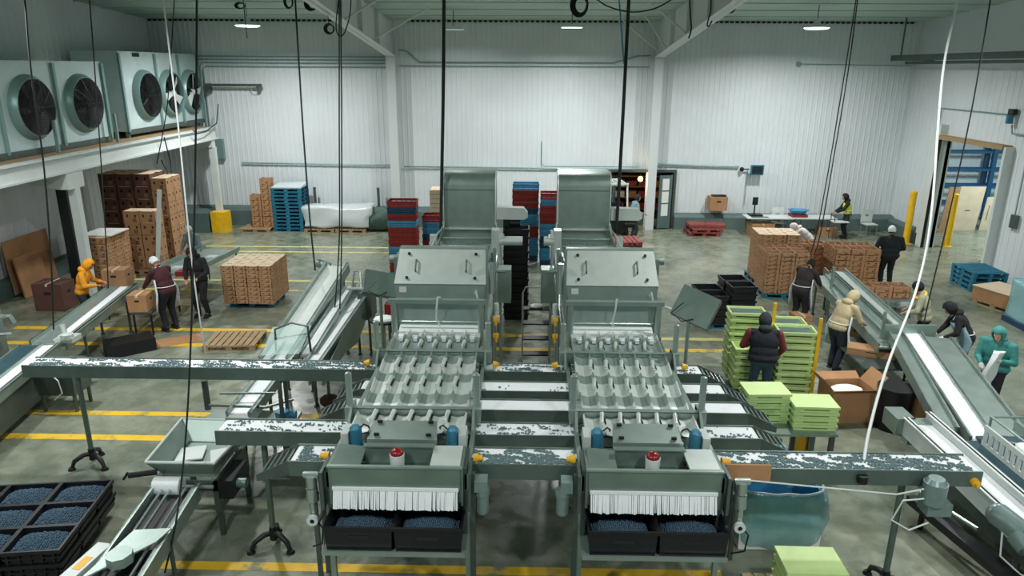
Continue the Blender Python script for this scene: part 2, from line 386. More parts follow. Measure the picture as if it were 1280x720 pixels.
t = thing('hanging_bulb', 'bare warm bulb glowing in the doorway of the back office', 'lamp', (4.62, YB-.1, 2.02))
MB().ell((0, 0, 0), .1).build('bulb', M['bulb'], t, smooth='all'); MB().cone((0, 0, .09), (0, 0, .17), .03).cone((0, 0, .17), (0, .1, .26), .008).build('cord', M['black'], t)
pl = bpy.data.lights.new('warm_light', 'POINT'); pl.energy = 14; pl.color = (1, .68, .35); pl.shadow_soft_size = .12; po = bpy.data.objects.new('warm_light', pl); C.objects.link(po); po.location = (4.62, YB-.35, 2.0)
# office awning frame and open door
struct(MB().box((OX0-.1, YB-.16, 0), (OX0, YB+.1, OZ+.1)).box((OX1, YB-.16, 0), (OX1+.1, YB+.1, OZ+.1)).box((OX0, YB-.16, OZ), (OX1, YB+.1, OZ+.1)), 'trim_41', M['steel_d'])
d = MB(Matrix.Translation((5.88, YB-.2, 0)) @ Matrix.Rotation(R(195), 4, 'Z'))
d.box((0, 0, .05), (.12, .05, 2.2)).box((.43, 0, .05), (.55, .05, 2.2)).box((.12, 0, .05), (.43, .05, .55)).box((.12, 0, 2.08), (.43, .05, 2.2)).box((.12, 0, 1.05), (.43, .05, 1.09)).box((.12, 0, 1.56), (.43, .05, 1.6))
dd = struct(d, 'door_1', M['curb'])
MB(Matrix.Translation((5.88, YB-.2, 0)) @ Matrix.Rotation(R(195), 4, 'Z')).box((.12, .02, .55), (.43, .035, 2.08)).build('pane', M['paper'], dd)
# ---- right doorway and the room beyond
struct(MB().box((XR-.28, DY1, 0), (XR+.2, DY1+.5, DZ+.5)).box((XR-.28, DY0-.12, 0), (XR+.2, DY0, DZ+.1)), 'trim_42', M['white'])
struct(MB().box((XR-.32, DY0, DZ), (XR+.2, DY1, DZ+.14)), 'trim_43', M['wood'])
struct(MB().box((XR-.3, DY1-.035, 0), (XR-.2, DY1, DZ)), 'trim_44', M['dark'])
w = MB(); ribbed(w, 17.0, 33.3, 0, 5.2, XR+8.2, 'y', -1, .3); ribbed(w, XR+.2, XR+8.2, 0, 5.2, 32.4, 'x', -1, .3); struct(w, 'wall_beyond', M['wall'])
struct(MB().box((XR+.2, 17, 5.0), (XR+8.4, 33.3, 5.15)), 'ceiling_beyond', M['white'])
ld = bpy.data.lights.new('dock_light', 'AREA'); ld.size = 1.6; ld.energy = 340; ld.color = (.8, .95, 1); lo = bpy.data.objects.new('dock_light', ld); C.objects.link(lo); lo.location = (XR+4.2, 26.5, 4.8)
t = thing('dock_fixture', 'long white ceiling lamp in the room beyond the right doorway', 'lamp', (XR+4.2, 26.5, 4.84)); MB().box((-.8, -.8, 0), (.8, .8, .14)).build('housing', M['white'], t); MB().box((-.75, -.75, -.012), (.75, .75, 0)).build('diffuser', M['lampdim'], t)
t = thing('pallet_rack', 'blue steel pallet rack seen through the right doorway', 'rack', (20.5, 31.6, 0))
for x in (-3.1, -.45, 1.75):
    for y in (0, .5): MB().box((x-.07, y-.07, 0), (x+.11, y+.07, 4.6)).build('upright', M['bluerack'], t)
for z in (.75, 1.5, 2.2, 2.95, 3.7):
    for y in (0, .5): MB().box((-3.1, y-.04, z-.05), (1.75, y+.04, z+.05)).build('beam', M['bluerack'], t)
def sheet(label, x, y, wd, h, rz, m, slots=False, lean=.12):
    s = MB(Matrix.Rotation(-lean, 4, 'Y')); s.use(m)
    if slots:
        s.box((0, -wd/2, 0), (.02, wd/2, h*.3)); s.box((0, -wd/2, h*.75), (.02, wd/2, h))
        for k in range(4): s.box((0, -wd/2+k*wd/3.4, h*.3), (.02, -wd/2+k*wd/3.4+(wd*.26 if k < 3 else wd-3*wd/3.4), h*.75))
    else: s.box((0, -wd/2, 0), (.03, wd/2, h))
    s.use(M['carton_d']).box((-.004, -wd*.1, h*.45), (.024, wd*.1, h*.47))
    o = s.build('cardboard_sheet'); o.location = (x, y, .0); o.rotation_euler = (0, 0, rz); return tag(o, label, 'cardboard', 'cardboard sheets beyond the doorway')
sheet('tall pale cardboard sheet leaning upright beyond the right doorway', 17.95, 29.4, 1.0, 1.85, R(90), M['carton_p'])
sheet('slotted wooden panel leaning beyond the right doorway, right of the tall sheet', 19.3, 29.5, 1.25, 1.4, R(90), M['carton_p'], True)
sheet('narrow brown cardboard sheet leaning on the left edge of the doorway', 16.9, 28.9, .5, 1.9, R(100), M['carton'])
# bollards
bl = thing('bollard', '', 'bollard')
MB().cone((0, 0, 0), (0, 0, 1.95), .12, n=20).ell((0, 0, 1.95), (.12, .12, .05)).build('sleeve', M['yellow'], bl, smooth=True); MB().box((-.17, -.17, 0), (.17, .17, .02)).build('base_plate', M['yellow'], bl)
BL = Maker(bl)
for (x, y), l in (((14.42, 26.95), 'tall yellow bollard left of the right doorway, nearest the corner'), ((15.7, 26.5), 'yellow bollard just inside the left jamb of the right doorway'), ((15.95, 24.4), 'yellow bollard at the right side of the doorway, nearest the camera')):
    BL.put((x, y, .0), 0, l, 'yellow bollards at the right doorway')
# alarm and conduits on the right wall
conduit('thin grey pipe beside the doorway frame on the right wall', [(XR-.08, 26.9, 1.2), (XR-.08, 26.9, 5.0), (XR-.08, 23.2, 5.0)], .02, 'conduits on the right wall')
conduit('grey conduit stepping down to the right above the doorway', [(XR-.08, 22.9, 4.7), (XR-.08, 22.8, 4.45), (XR-.08, 19.2, 4.45), (XR-.08, 18.8, 4.3)], .025, 'conduits on the right wall')
conduit('grey conduit pair running right near the alarm on the right wall', [(XR-.08, 22.0, 4.75), (XR-.08, 17.0, 4.75)], .03, 'conduits on the right wall')
conduit('thin grey drop pipe right of the doorway ending at a switch', [(XR-.08, 21.9, 4.4), (XR-.08, 21.9, 1.6)], .018, 'conduits on the right wall')
t = thing('wall_alarm', 'dark and teal alarm beacon on the right wall above the doorway', 'alarm', (XR-.06, 22.9, 4.9)); MB().box((-.14, -.12, .1), (0, .12, .28)).build('housing', M['black'], t); MB().cone((-.12, 0, -.16), (-.12, 0, .1), .1, n=14).build('lens', M['bluemotor'], t, smooth=True)
tag(MB().box((XR-.14, 21.75, 1.7), (XR-.03, 22.0, 2.1)).bevel(.02).build('door_switch', M['steel_d']), 'grey switch box on the right wall below the drop pipe', 'switch')
# dark steel beams off the right wall near the ceiling
t = thing('overhead_track', 'dark horizontal steel track near the ceiling at the right wall', 'beam', (0, 0, 0))
MB().box((13.6, 10, 6.62), (13.75, 28.6, 6.82)).build('rail', M['steel_d'], t)
MB().box((13.95, 10, 6.5), (14.02, 28.2, 6.6)).build('rail', M['steel_d'], t)
for y in (12, 20, 28): MB().box((13.66, y, 6.8), (13.7, y+.05, roof(y)-.02)).box((13.7, y, 6.62), (XR-.02, y+.06, 6.7)).build('hanger', M['steel_d'], t)

# ================================================================== MEZZANINE
mz = thing('mezzanine', 'white steel mezzanine carrying the fan units along the left wall', 'platform', (-12.2, 0, 0))
MB().prism([(-.12, 4.05), (.1, 4.05), (.1, 4.0), (0.01, 4.0), (.01, 3.63), (.1, 3.63), (.1, 3.58), (-.12, 3.58), (-.12, 3.63), (-.03, 3.63), (-.03, 4.0), (-.12, 4.0)], 6, 28.5, 'y').build('edge_beam', M['white'], mz)
MB().box((-2.55, 6, 3.98), (-.13, 28.5, 4.04)).build('deck', M['wood'], mz)
for y in (9.5, 19.1, 28.1):
    MB().box((-2.5, y-.15, 3.3), (.05, y+.15, 3.57)).build('cross_beam', M['white'], mz)
    if y > 10: MB().box((-.11, y-.1, 0 if y < 28 else .5), (.11, y+.1, 3.3)).build('post', M['white'], mz)
MB().prism([(-1.6, 3.57), (.1, 3.57), (.1, 3.15), (-.2, 3.15), (-1.6, 3.4)][::-1], 18.75, 19.45, 'y').build('haunch', M['white'], mz)
for y in (16.9, 19.45, 22.4): MB().box((-.5, y-.03, 4.04), (-.42, y+.03, 5.0 if y < 19 else 4.9)).build('stub_post', M['conduit'], mz)
tag(MB().box((-.3, -.26, 0), (.3, .26, .82)).bevel(.05, 3).build('post_guard', M['yellow'], smooth=True), 'yellow plastic guard wrapped round the far mezzanine post', 'post guard').location = (-12.1, 27.9, 0)
tag(MB().box((-12.78, 19.2, 0), (-12.5, 19.45, 3.25)).build('dark_recess_box', M['black']), 'black upright box standing in for the dark recess behind the white mezzanine post', 'duct')  # solid black box stands in for the shade of an upright recess
for k, (x0, x1) in enumerate(((-13.9, -12.5),)):
    tag(MB().box((x0, 27.6, 0), (x1, 28.7, .78)).bevel(.02).build('equipment_plinth', M['curb']), 'grey green plinth at the foot of the far mezzanine post', 'plinth')
# evaporator units with fans (fans face +X)
def unit(label, y0, y1, z0, z1, fans, side_first):
    u = thing('evaporator_unit', label, 'cooling unit', (-12.95, y0, z0), 0, 'cooling units on the mezzanine')
    MB().box((-1.5, 0, 0), (0, y1-y0, z1-z0)).bevel(.01).build('casing', mat('casing_steel', (196, 214, 214), .35, .2, var=.08, scale=2), u)
    n = len(fans)
    for yy_ in [0.0]+[(fans[i]+fans[i+1])/2-y0 for i in range(n-1)]+[y1-y0]:
        MB().box((0, yy_-.05, 0), (.07, yy_+.05, z1-z0-.05)).build('stile', M['conduit'], u)
    MB().box((0, 0, -.1), (.05, y1-y0, .06)).build('drip_edge', M['steel_d'], u)
    for i, fy in enumerate(fans):
        fc = Vector((0, fy-y0, 1.1)); rr = .74
        ring = MB(); N = 36
        pr = [(.0, rr+.10), (.10, rr+.08), (.2, rr), (.2, rr-.03), (.05, rr-.03), (0, rr-.0)]
        v = []; fa = []
        for a in range(N):
            for (dx, r_) in pr: v.append((fc.x+dx, fc.y+cos(2*pi*a/N)*r_, fc.z+sin(2*pi*a/N)*r_))
        L = len(pr)
        for a in range(N):
            for j in range(L-1): fa.append((a*L+j, ((a+1) % N)*L+j, ((a+1) % N)*L+j+1, a*L+j+1))
        ring.poly(v, fa); ring.build('fan_shroud', M['conduit'], u, smooth=True)
        MB().cone((.006, fc.y, fc.z), (.02, fc.y, fc.z), rr-.02, n=36).build('fan_recess', M['dark'], u)
        bright = (len(fans) == 3 and i >= 1 and not side_first)
        for b in range(5):
            an = b*2*pi/5 + i*.5 + .3
            T = Matrix.Translation((.10, fc.y, fc.z)) @ Matrix.Rotation(an, 4, 'X')
            MB(T).poly([(-.03, .1, -.05), (.03, .1, .05), (.05, rr-.08, .16), (-.05, rr-.08, -.14), (-.02, .1, -.05), (.04, .1, .05), (.06, rr-.08, .16), (-.04, rr-.08, -.14)],
                       [(0,1,2,3),(7,6,5,4),(0,4,5,1),(1,5,6,2),(2,6,7,3),(3,7,4,0)]).build('fan_blade', M['white' if bright and b in (0, 2, 4) else 'black'], u)
        MB().cone((.03, fc.y, fc.z), (.2, fc.y, fc.z), .13, .09, n=16).build('hub', M['white' if bright else 'steel_d'], u, smooth=True)
        if not bright:   # wire guard bulging outwards
            gd = MB()
            for r_ in [x*.042 for x in range(3, 18)]:
                dx = .2+.12*(1-(r_/rr)**2); gd.tube([(dx, fc.y+cos(2*pi*a/28)*r_, fc.z+sin(2*pi*a/28)*r_) for a in range(29)], .009, 4)
            for a in range(10):
                gd.tube([(.2+.12*(1-(q/5)**2), fc.y+cos(2*pi*a/10)*rr*q/5, fc.z+sin(2*pi*a/10)*rr*q/5) for q in range(6)], .009, 4)
            gd.build('fan_guard', M['black'], u)
    for yy_ in (.15, y1-y0-.15):
        for x in (-1.4, -.1): MB().box((x-.05, yy_-.05, 4.04-z0), (x+.05, yy_+.05, 0)).build('foot', M['conduit'], u)
    MB().box((-.02, .9, z1-z0-.16), (.03, 1.3, z1-z0-.04)).build('latch', M['dark'], u)
unit('near cooling unit with big dark guarded fans on the mezzanine', 15.4, 22.55, 4.15, 6.42, [16.7, 19.05, 21.35], True)
unit('far cooling unit whose two right fans show white blades', 23.6, 29.25, 4.25, 6.75, [25.0, 26.75, 28.4], False)
t = thing('wall_pipe_group', 'teal vertical pipe on the left wall above the near cooling unit', 'pipe', (-14.6, 19.6, 0)); MB().box((-.1, -.25, 6.6), (.1, .25, roof(19)-.04)).build('duct', M['conduit'], t); MB().cone((0, -3, 7.1), (0, .9, 7.1), .04).build('pipe', M['steel_d'], t)
t = thing('cable_loops', 'tangled dark cables hanging from the deck edge below the far fans', 'cable', (0, 0, 0))
MB().tube([(-12.02, 26.2, 4.1), (-11.98, 26.4, 3.95), (-11.98, 27.2, 3.98), (-11.98, 28.2, 4.2), (-12.0, 28.6, 4.9)], .02).build('loop', M['cable'], t, smooth=True)
MB().tube([(-12.0, 24.0, 4.05), (-11.94, 24.1, 3.2), (-11.96, 24.0, 2.6), (-12.2, 24.0, 3.3)], .02).build('loop', M['cable'], t, smooth=True)

# ================================================================== HIGH-BAY LAMPS
for i, (lx, ly) in enumerate(BAYS):
    pos = ['far lamp over the fans at the left', 'dim unlit lamp', 'far rectangular lamp near the middle', 'far lamp over the white table at the right'][i] if i < 4 else '%s row, place %s' % (['middle', 'nearest'][(i-4)//4], ORD[(i-4) % 4])
    t = thing('high_bay_lamp', 'white high bay lamp, ' + pos, 'ceiling lamp', (lx, ly, bay_z(i)), 0, 'high bay ceiling lamps')
    if i in (1, 2):
        MB().box((-.36, -.16, -.05), (.36, .16, .05)).bevel(.02).build('housing', M['white'], t); MB().box((-.33, -.14, -.062), (.33, .14, -.05)).build('diffuser', M['lampglow' if i == 2 else 'lampdim'], t)
    else:
        MB().cone((0, 0, -.03), (0, 0, .1), .42, .12, n=28).cone((0, 0, .1), (0, 0, .24), .11, .1, n=16).build('housing', M['white'], t, smooth=True)
        MB().cone((0, 0, -.07), (0, 0, -.031), .34, .40, n=28).build('diffuser', M['lampglow'], t, smooth=True)
    MB().cone((0, 0, .04), (0, 0, roof(ly)-bay_z(i)-.02), .012, n=6).build('hanger_rod', M['black'], t)
# ================================================================== BERRIES
def ico():
    b = bmesh.new(); bmesh.ops.create_icosphere(b, subdivisions=1, radius=1); v = [x.co.copy() for x in b.verts]; f = [tuple(q.index for q in p.verts) for p in b.faces]; b.free(); return v, f
ICV, ICF = ico()
def raw_mesh(name, vs, fs, m):
    me = bpy.data.meshes.new(name); me.from_pydata(vs, [], fs); me.materials.append(m); me.polygons.foreach_set('use_smooth', [True]*len(fs)); return me
def noise2(x, y, s=0):
    from mathutils import noise
    return noise.noise(Vector((x, y, s*7.3)))
def berries(name, x0, x1, y0, y1, z, dens, r, thr=0, seed=0, m='berryl', T=None, flat=.6, slope=0, f=(1.5, 4)):
    vs = []; fs = []; n = int((x1-x0)*(y1-y0)*dens)
    rnd = random.Random(seed)
    for _ in range(n):
        x = rnd.uniform(x0, x1); y = rnd.uniform(y0, y1)
        if noise2(x*f[0]+seed+y*6, y*f[1], seed)+.35*noise2(x*21+seed, y*26, seed) < thr+.28*((y-y0)/(y1-y0)-.45): continue
        rr = r*rnd.uniform(.7, 1.2); b = len(vs); zz = z+slope*(y-y0)+rr*flat*.9
        for v in ICV:
            p = Vector((x+v.x*rr, y+v.y*rr, zz+v.z*rr*flat)); vs.append(T @ p if T else p)
        fs += [tuple(i+b for i in q) for q in ICF]
    o = bpy.data.objects.new(name, raw_mesh(name, vs, fs, M[m])); C.objects.link(o); return o
def mound_mesh(w, d, h, r=.016, seed=1, m='berry'):
    rnd = random.Random(seed); vs = []; fs = []
    nx, ny = int(w/(r*1.7)), int(d/(r*1.7))
    base = []
    for j in range(9):
        for i in range(11):
            u, v_ = i/10*2-1, j/8*2-1; vs.append((u*w/2, v_*d/2, h*(1-.6*u*u)*(1-.5*v_*v_)*.8))
    for j in range(8):
        for i in range(10): fs.append((j*11+i, j*11+i+1, (j+1)*11+i+1, (j+1)*11+i))
    for j in range(ny):
        for i in range(nx):
            x = -w/2+r+(w-2*r)*i/(nx-1)+rnd.uniform(-.3, .3)*r; y = -d/2+r+(d-2*r)*j/(ny-1)+rnd.uniform(-.3, .3)*r
            u, v_ = x*2/w, y*2/d; z = h*(1-.6*u*u)*(1-.5*v_*v_)*.8+rnd.uniform(-.2, .9)*r*.7; b = len(vs); rr = r*rnd.uniform(.85, 1.1)
            for v in ICV: vs.append((x+v.x*rr, y+v.y*rr, z+v.z*rr))
            fs += [tuple(q+b for q in t) for t in ICF]
    return raw_mesh('blueberries', vs, fs, M[m])

# the raised central line (sorters and cross conveyors) stands on long legs: it is drawn 1.15 times
# too large with its own zero level DROP above the floor, and on_line() puts a piece at true size and height
LS, LZ = .87, .819
DROP = LZ/LS
def on_line(o):
    o.location = (o.location.x*LS, o.location.y*LS, LZ+o.location.z*LS); o.scale = (LS, LS, LS); return o
# ================================================================== CROSS CONVEYORS
def end_knob(p, d, parent):
    p = Vector(p); d = Vector(d)
    MB().cone(p, p+d*.07, .06, .055, 14).cone(p+d*.07, p+d*.12, .04, .03, 12).build('end_knob', M['yplas'], parent, smooth=True)
def leg_stand(parent, x, y, z):
    D = DROP
    MB().cone((x, y, .1-D), (x, y, z), .045, n=14).build('leg', M['rail'], parent, smooth=True)
    ft = MB()
    for a in (R(100), R(215), R(330)):
        dx, dy = cos(a), sin(a)
        ft.tube([(x, y, .24-D), (x+dx*.14, y+dy*.14, .24-D), (x+dx*.30, y+dy*.30, .16-D), (x+dx*.36, y+dy*.36, .03-D)], [.045, .045, .04, .03], 10)
        ft.cone((x+dx*.36, y+dy*.36, -D), (x+dx*.36, y+dy*.36, .05-D), .07, .05, 12)
    ft.cone((x, y, .12-D), (x, y, .34-D), .06, .06, 14)
    ft.build('tripod_base', M['black'], parent, smooth=True)
def cross(label, x0, x1, y, wd=.4, z=1.15, stands=(), lchute=False, rchute=False, thr=.1, dens=900, seed=1, h=.2):
    t = thing('cross_conveyor', label, 'conveyor', ((x0+x1)/2, y, 0)); cx = (x0+x1)/2; a, b = x0-cx, x1-cx
    MB().box((a+.03, -wd/2+.015, z-.03), (b-.03, wd/2-.015, z)).cone((a+.05, -wd/2+.015, z-.06), (a+.05, wd/2-.015, z-.06), .06, n=14).cone((b-.05, -wd/2+.015, z-.06), (b-.05, wd/2-.015, z-.06), .06, n=14).build('belt', M['belt'], t)
    for s in (-1, 1):
        MB().box((a, s*wd/2-(.0 if s < 0 else .0)-.012, z-h), (b, s*wd/2+.012, z+.02)).box((a, s*wd/2-.012, z-h-.01), (b, s*wd/2+(.05 if s < 0 else .012), z-h)).build('side_rail', M['rail'], t)
    MB().box((a+.15, -wd/2+.012, z-h+.01), (b-.15, wd/2-.012, z-h+.03)).build('belt_pan', M['steel_d'], t)
    for (sx, sy) in stands:
        if sy: leg_stand(t, sx-cx, 0, z-h)
        else: MB().box((sx-cx-.03, -wd/2+.02, -DROP), (sx-cx+.03, -wd/2+.08, z-h)).box((sx-cx-.03, wd/2-.08, -DROP), (sx-cx+.03, wd/2-.02, z-h)).box((sx-cx-.02, -wd/2+.08, .1), (sx-cx+.02, wd/2-.08, .15)).build('leg', M['steel_d'], t)
    for s, on in ((-1, lchute), (1, rchute)):
        if on:
            e = a if s < 0 else b
            for k in range(5): MB().cone((e+s*(.05+.085*k), -wd/2, z-.04-.035*k), (e+s*(.05+.085*k), wd/2, z-.04-.035*k), .014, n=8).build('roller', M['pipe'], t)
            for q in (-1, 1): MB().prism([(e, z-h), (e+s*.46, z-.3), (e+s*.46, z-.2), (e, z+.02)], q*wd/2-.01, q*wd/2+.01, 'y').build('chute_side', M['steel_d'], t)
    if thr is None: return on_line(t)
    if thr is not None:
        o = berries('blueberries', x0+.1, x1-.1, y-wd/2+.04, y+wd/2-.03, z, dens, .016, thr, seed, f=(4, 11)); tag(o, 'scattered dark berries and leaves on the '+label.split(' with')[0].split(' crossing')[0].replace('long ', ''), 'berries', 'berries on the belts', 'stuff'); on_line(o)
    return on_line(t)
c1 = cross('long rearmost white cross conveyor reaching far left to the slanting line', -9.0, 3.15, 11.93, stands=((-8.15, 1), (-4.4, 0), (2.9, 0)), rchute=True, thr=-.04, dens=1900, seed=1)
c2 = cross('second white cross conveyor from the back with clean belt', -2.75, 3.35, 11.13, stands=((-2.5, 0), (3.1, 0)), lchute=True, rchute=True, thr=.38, dens=500, seed=2)
c3 = cross('third white cross conveyor from the back with clean belt', -2.85, 3.5, 10.43, stands=((-2.6, 0), (3.3, 0)), lchute=True, rchute=True, thr=None)
c4 = cross('fourth white cross conveyor reaching left to the steel hopper', -4.55, 3.45, 9.63, stands=((-3.92, 1), (3.2, 0)), rchute=True, thr=.1, dens=900, seed=4)
c5 = cross('nearest cross conveyor with berry covered belt reaching the right line', -3.2, 6.15, 8.85, wd=.46, stands=((-2.9, 0), (5.25, 1)), lchute=True, thr=-.12, dens=3200, seed=5)
tag(MB().box((2.72, 8.6, 1.0), (3.32, 8.63, 1.24)).build('cardboard_flap', M['carton_r']), 'brown cardboard piece wedged against the nearest cross conveyor', 'cardboard').location = (0, -.03, 0); on_line(bpy.data.objects['cardboard_flap'])
# end gearmotor of the nearest conveyor
t = thing('conveyor_motor', 'rounded grey motor hanging under the right end of the nearest cross conveyor', 'motor', (5.45, 8.45, .98))
MB().cone((0, 0, -.18), (0, 0, .12), .15, n=20).cone((0, 0, .12), (0, 0, .18), .14, .1, 20).build('motor_can', M['greymotor'], t, smooth=True); MB().box((-.1, -.1, -.34), (.22, .16, -.16)).bevel(.02).build('gearbox', M['greymotor'], t)
MB().tube([(-.12, 0, .02), (-.5, -.02, -.06), (-1.3, 0, -.0), (-2.4, .1, .04)], .012).tube([(-.15, -.05, -.1), (-.45, -.1, -.1), (-.55, -.1, -.4), (-.3, -.1, -.55), (.0, 0, -.5)], .012).build('cord', M['wcable'], t, smooth=True)
end_knob((4.575, -.23, 1.02), (0, -1, 0), c5); on_line(t)

# ================================================================== THE TWO SORTING LINES
def sorter(xc, label, side):
    y0 = 11.0; T = Matrix.Translation((0, -y0, 0))
    t = thing('berry_sorter', label, 'sorting machine', (xc, y0, 0), 0, 'twin berry sorting lines')
    B = lambda: MB(T.copy())
    def P(name, mb, m, smooth=False, lab=None, parent=t):
        o = mb.build(name, M[m], parent, smooth=smooth)
        if lab: o['label'] = lab
        return o
    w = .93
    FT = T @ Matrix.Scale(.91, 4, (1, 0, 0)); BF = lambda: MB(FT.copy())
    # --- side frames and legs
    for s in (-1, 1):
        P('side_frame', B().box((s*w-.03, 8.3, .98), (s*w+.03, 13.2, 1.2)), 'steel')
        P('side_frame', B().box((s*w-.03, 13.2, 1.05), (s*w+.03, 19.2, 1.28)), 'steel')
        for y in (8.35, 10.78, 13.1, 15.6, 19.0):
            lg = P('leg', B().box((s*w-.035, y-.035, .03-DROP), (s*w+.035, y+.035, 1.0)), 'steel')
            B().cone((s*w, y, -DROP), (s*w, y, .05-DROP), .07, .03, 12).build('foot', M['black'], lg, smooth=True)
    # --- outfeed head at the front
    fr = BF().box((-w, 8.22, 1.1), (w, 8.25, 1.34)).box((-w, 8.22, 1.02), (w, 8.28, 1.1)).box((-w-.04, 8.25, .75), (-w, 8.8, 1.34)).box((w, 8.25, .75), (w+.04, 8.8, 1.34))
    fr.poly([(-w, 8.25, 1.34), (-.38, 8.25, 1.34), (-.38, 8.8, 1.42), (-w, 8.8, 1.42), (-w, 8.25, 1.31), (-.38, 8.25, 1.31), (-.38, 8.8, 1.39), (-w, 8.8, 1.39)] if False else
            [(-w, 8.25, 1.33), (-.52, 8.25, 1.30), (-.52, 8.75, 1.34), (-w, 8.75, 1.37), (-w, 8.25, 1.30), (-.52, 8.25, 1.27), (-.52, 8.75, 1.31), (-w, 8.75, 1.34)],
            [(0,1,2,3),(7,6,5,4),(0,4,5,1),(1,5,6,2),(2,6,7,3),(3,7,4,0)])
    fr.box((-.52, 8.62, 1.14), (.5, 8.66, 1.40)).box((-.54, 8.6, 1.40), (.52, 8.70, 1.42)).box((-.52, 8.25, 1.12), (.5, 8.62, 1.14))
    P('front_hood', fr, 'steel_m')
    for s in (-1, 1): P('side_plate', B().box((s*.9-.03, 8.3, .3), (s*.9+.03, 8.85, 1.28)).box((s*.97-.02, 8.2, .7), (s*.97+.02, 8.6, 1.25)), 'steel_d')
    P('hood_lid', BF().box((.5, 8.25, 1.33), (w, 8.76, 1.36)).box((.5, 8.72, 1.2), (w, 8.76, 1.34)), 'steel_l', lab='bright steel lid plate')
    P('rim_strip', BF().box((-w-.04, 8.2, 1.325), (w+.04, 8.255, 1.35)), 'steel')
    b = P('stop_button', B().cone((0, 8.42, 1.14), (0, 8.42, 1.42), .085, .1, 18), 'white', True, 'white button housing'); 
    B().ell((0, 8.42, 1.43), (.09, .09, .07), nu=20, nv=12).build('button_dome', M['reddome'], b, smooth='all')
    # strip curtain: many narrow hanging strips
    sc = BF(); n = 64; rnd = random.Random(3 if side < 0 else 5)
    for k in range(n):
        x = -w+.03+k*(2*w-.06)/n; dx = (2*w-.06)/n*(.985 if rnd.random() < .62 else .72); k1 = rnd.uniform(-.006, .006)*(2.5 if abs(k-34) < 3 else 1)
        zt, zb = 1.03, .76+rnd.uniform(-.005, .008); yb = 8.13+k1*2
        sc.poly([(x, 8.215, zt), (x+dx, 8.215, zt), (x+dx+k1, yb, zb), (x+k1, yb, zb), (x, 8.209, zt), (x+dx, 8.209, zt), (x+dx+k1, yb-.006, zb), (x+k1, yb-.006, zb)],
                [(0,1,2,3),(7,6,5,4),(0,4,5,1),(1,5,6,2),(2,6,7,3),(3,7,4,0)])
    sc.box((-w+.02, 8.19, 1.0), (w-.02, 8.22, 1.04)); P('strip_curtain', sc, 'belt', lab='white slit plastic strip curtain')
    P('curtain_backing', BF().box((-w+.02, 8.235, .72), (w-.02, 8.245, 1.1)), 'steel_d')
    P('crate_shelf', B().box((-w-.0, 7.86, .26), (w, 8.7, .285)).box((-w, 7.85, .25), (w, 7.87, .31)).box((-w, 8.66, .26), (-w+.04, 8.7, 1.0)).box((w-.04, 8.66, .26), (w, 8.7, 1.0)), 'steel')
    # cover plate, motors
    P('cover_plate', B().poly([(-.48, 8.8, 1.42), (.48, 8.8, 1.42), (.44, 9.2, 1.5), (-.44, 9.2, 1.5), (-.48, 8.8, 1.30), (.48, 8.8, 1.30), (.44, 9.2, 1.38), (-.44, 9.2, 1.38)], [(0,1,2,3),(7,6,5,4),(0,4,5,1),(1,5,6,2),(2,6,7,3),(3,7,4,0)]), 'steel')
    for x in (-.36, .36):
        for y in (8.87, 9.14): P('latch', B().cbox((x, y, 1.46+(y-8.87)*.2), (.07, .035, .03)), 'black')
    for s in (-1, 1):
        m_ = P('drive_motor', B().cone((s*.68, 9.0, 1.2), (s*.68, 9.0, 1.48), .085, n=16).cone((s*.68, 9.0, 1.48), (s*.68, 9.0, 1.52), .075, .05, 16).box((s*.68-.1, 8.9, 1.1), (s*.68+.1, 9.1, 1.22)), 'bluemotor', True)
        B().tube([(s*.6, 8.98, 1.5), (s*.55, 8.96, 1.56), (s*.5, 9.02, 1.5), (s*.5, 9.05, 1.46)], .012).build('motor_cord', M['black'], m_, smooth=True)
        P('bracket', B().box((s*.82-.05, 8.9, 1.1), (s*.82+.05, 9.2, 1.44)), 'steel_l')
    # --- cross plates with rounded posts
    for y, hw in ((9.79, .90), (12.07, .95)):
        P('cross_plate', B().box((-hw, y-.03, 1.2), (hw, y+.03, 1.4)).box((-hw, y-.03, 1.39), (hw, y+.06, 1.41)), 'steel')
        for s in (-1, 1):
            P('end_bracket', B().prism([(y-.3, .95), (y+.22, .95), (y+.22, 1.43), (y-.05, 1.43), (y-.3, 1.2)], s*hw+s*.02-.02, s*hw+s*.02+.05*0+.02, 'x').box((s*(hw+.01)-.01, y-.05, 1.2), (s*(hw+.12), y+.2, 1.42)), 'steel')
            P('lift_post', B().cone((s*(hw+.06), y+.06, 1.15), (s*(hw+.06), y+.06, 1.93), .05, n=16).ell((s*(hw+.06), y+.06, 1.93), (.05, .05, .02)), 'steel', True)
            kn = B().cone((s*(hw+.16), y-.15, 1.22), (s*(hw+.22), y-.15, 1.22), .062, .055, 14).cone((s*(hw+.22), y-.15, 1.22), (s*(hw+.26), y-.15, 1.22), .04, n=12)
            if y > 12 or True: 
                if y < 10: kn = B().cone((s*(w+.06), 8.72, 1.2), (s*(w+.13), 8.72, 1.2), .06, .055, 14).cone((s*(w+.13), 8.72, 1.2), (s*(w+.18), 8.72, 1.2), .04, n=12)
                P('end_knob', kn, 'yplas', True, 'yellow end knob')
    # --- stepped vibrating channels: 6 lanes
    L = 6; lw = .27
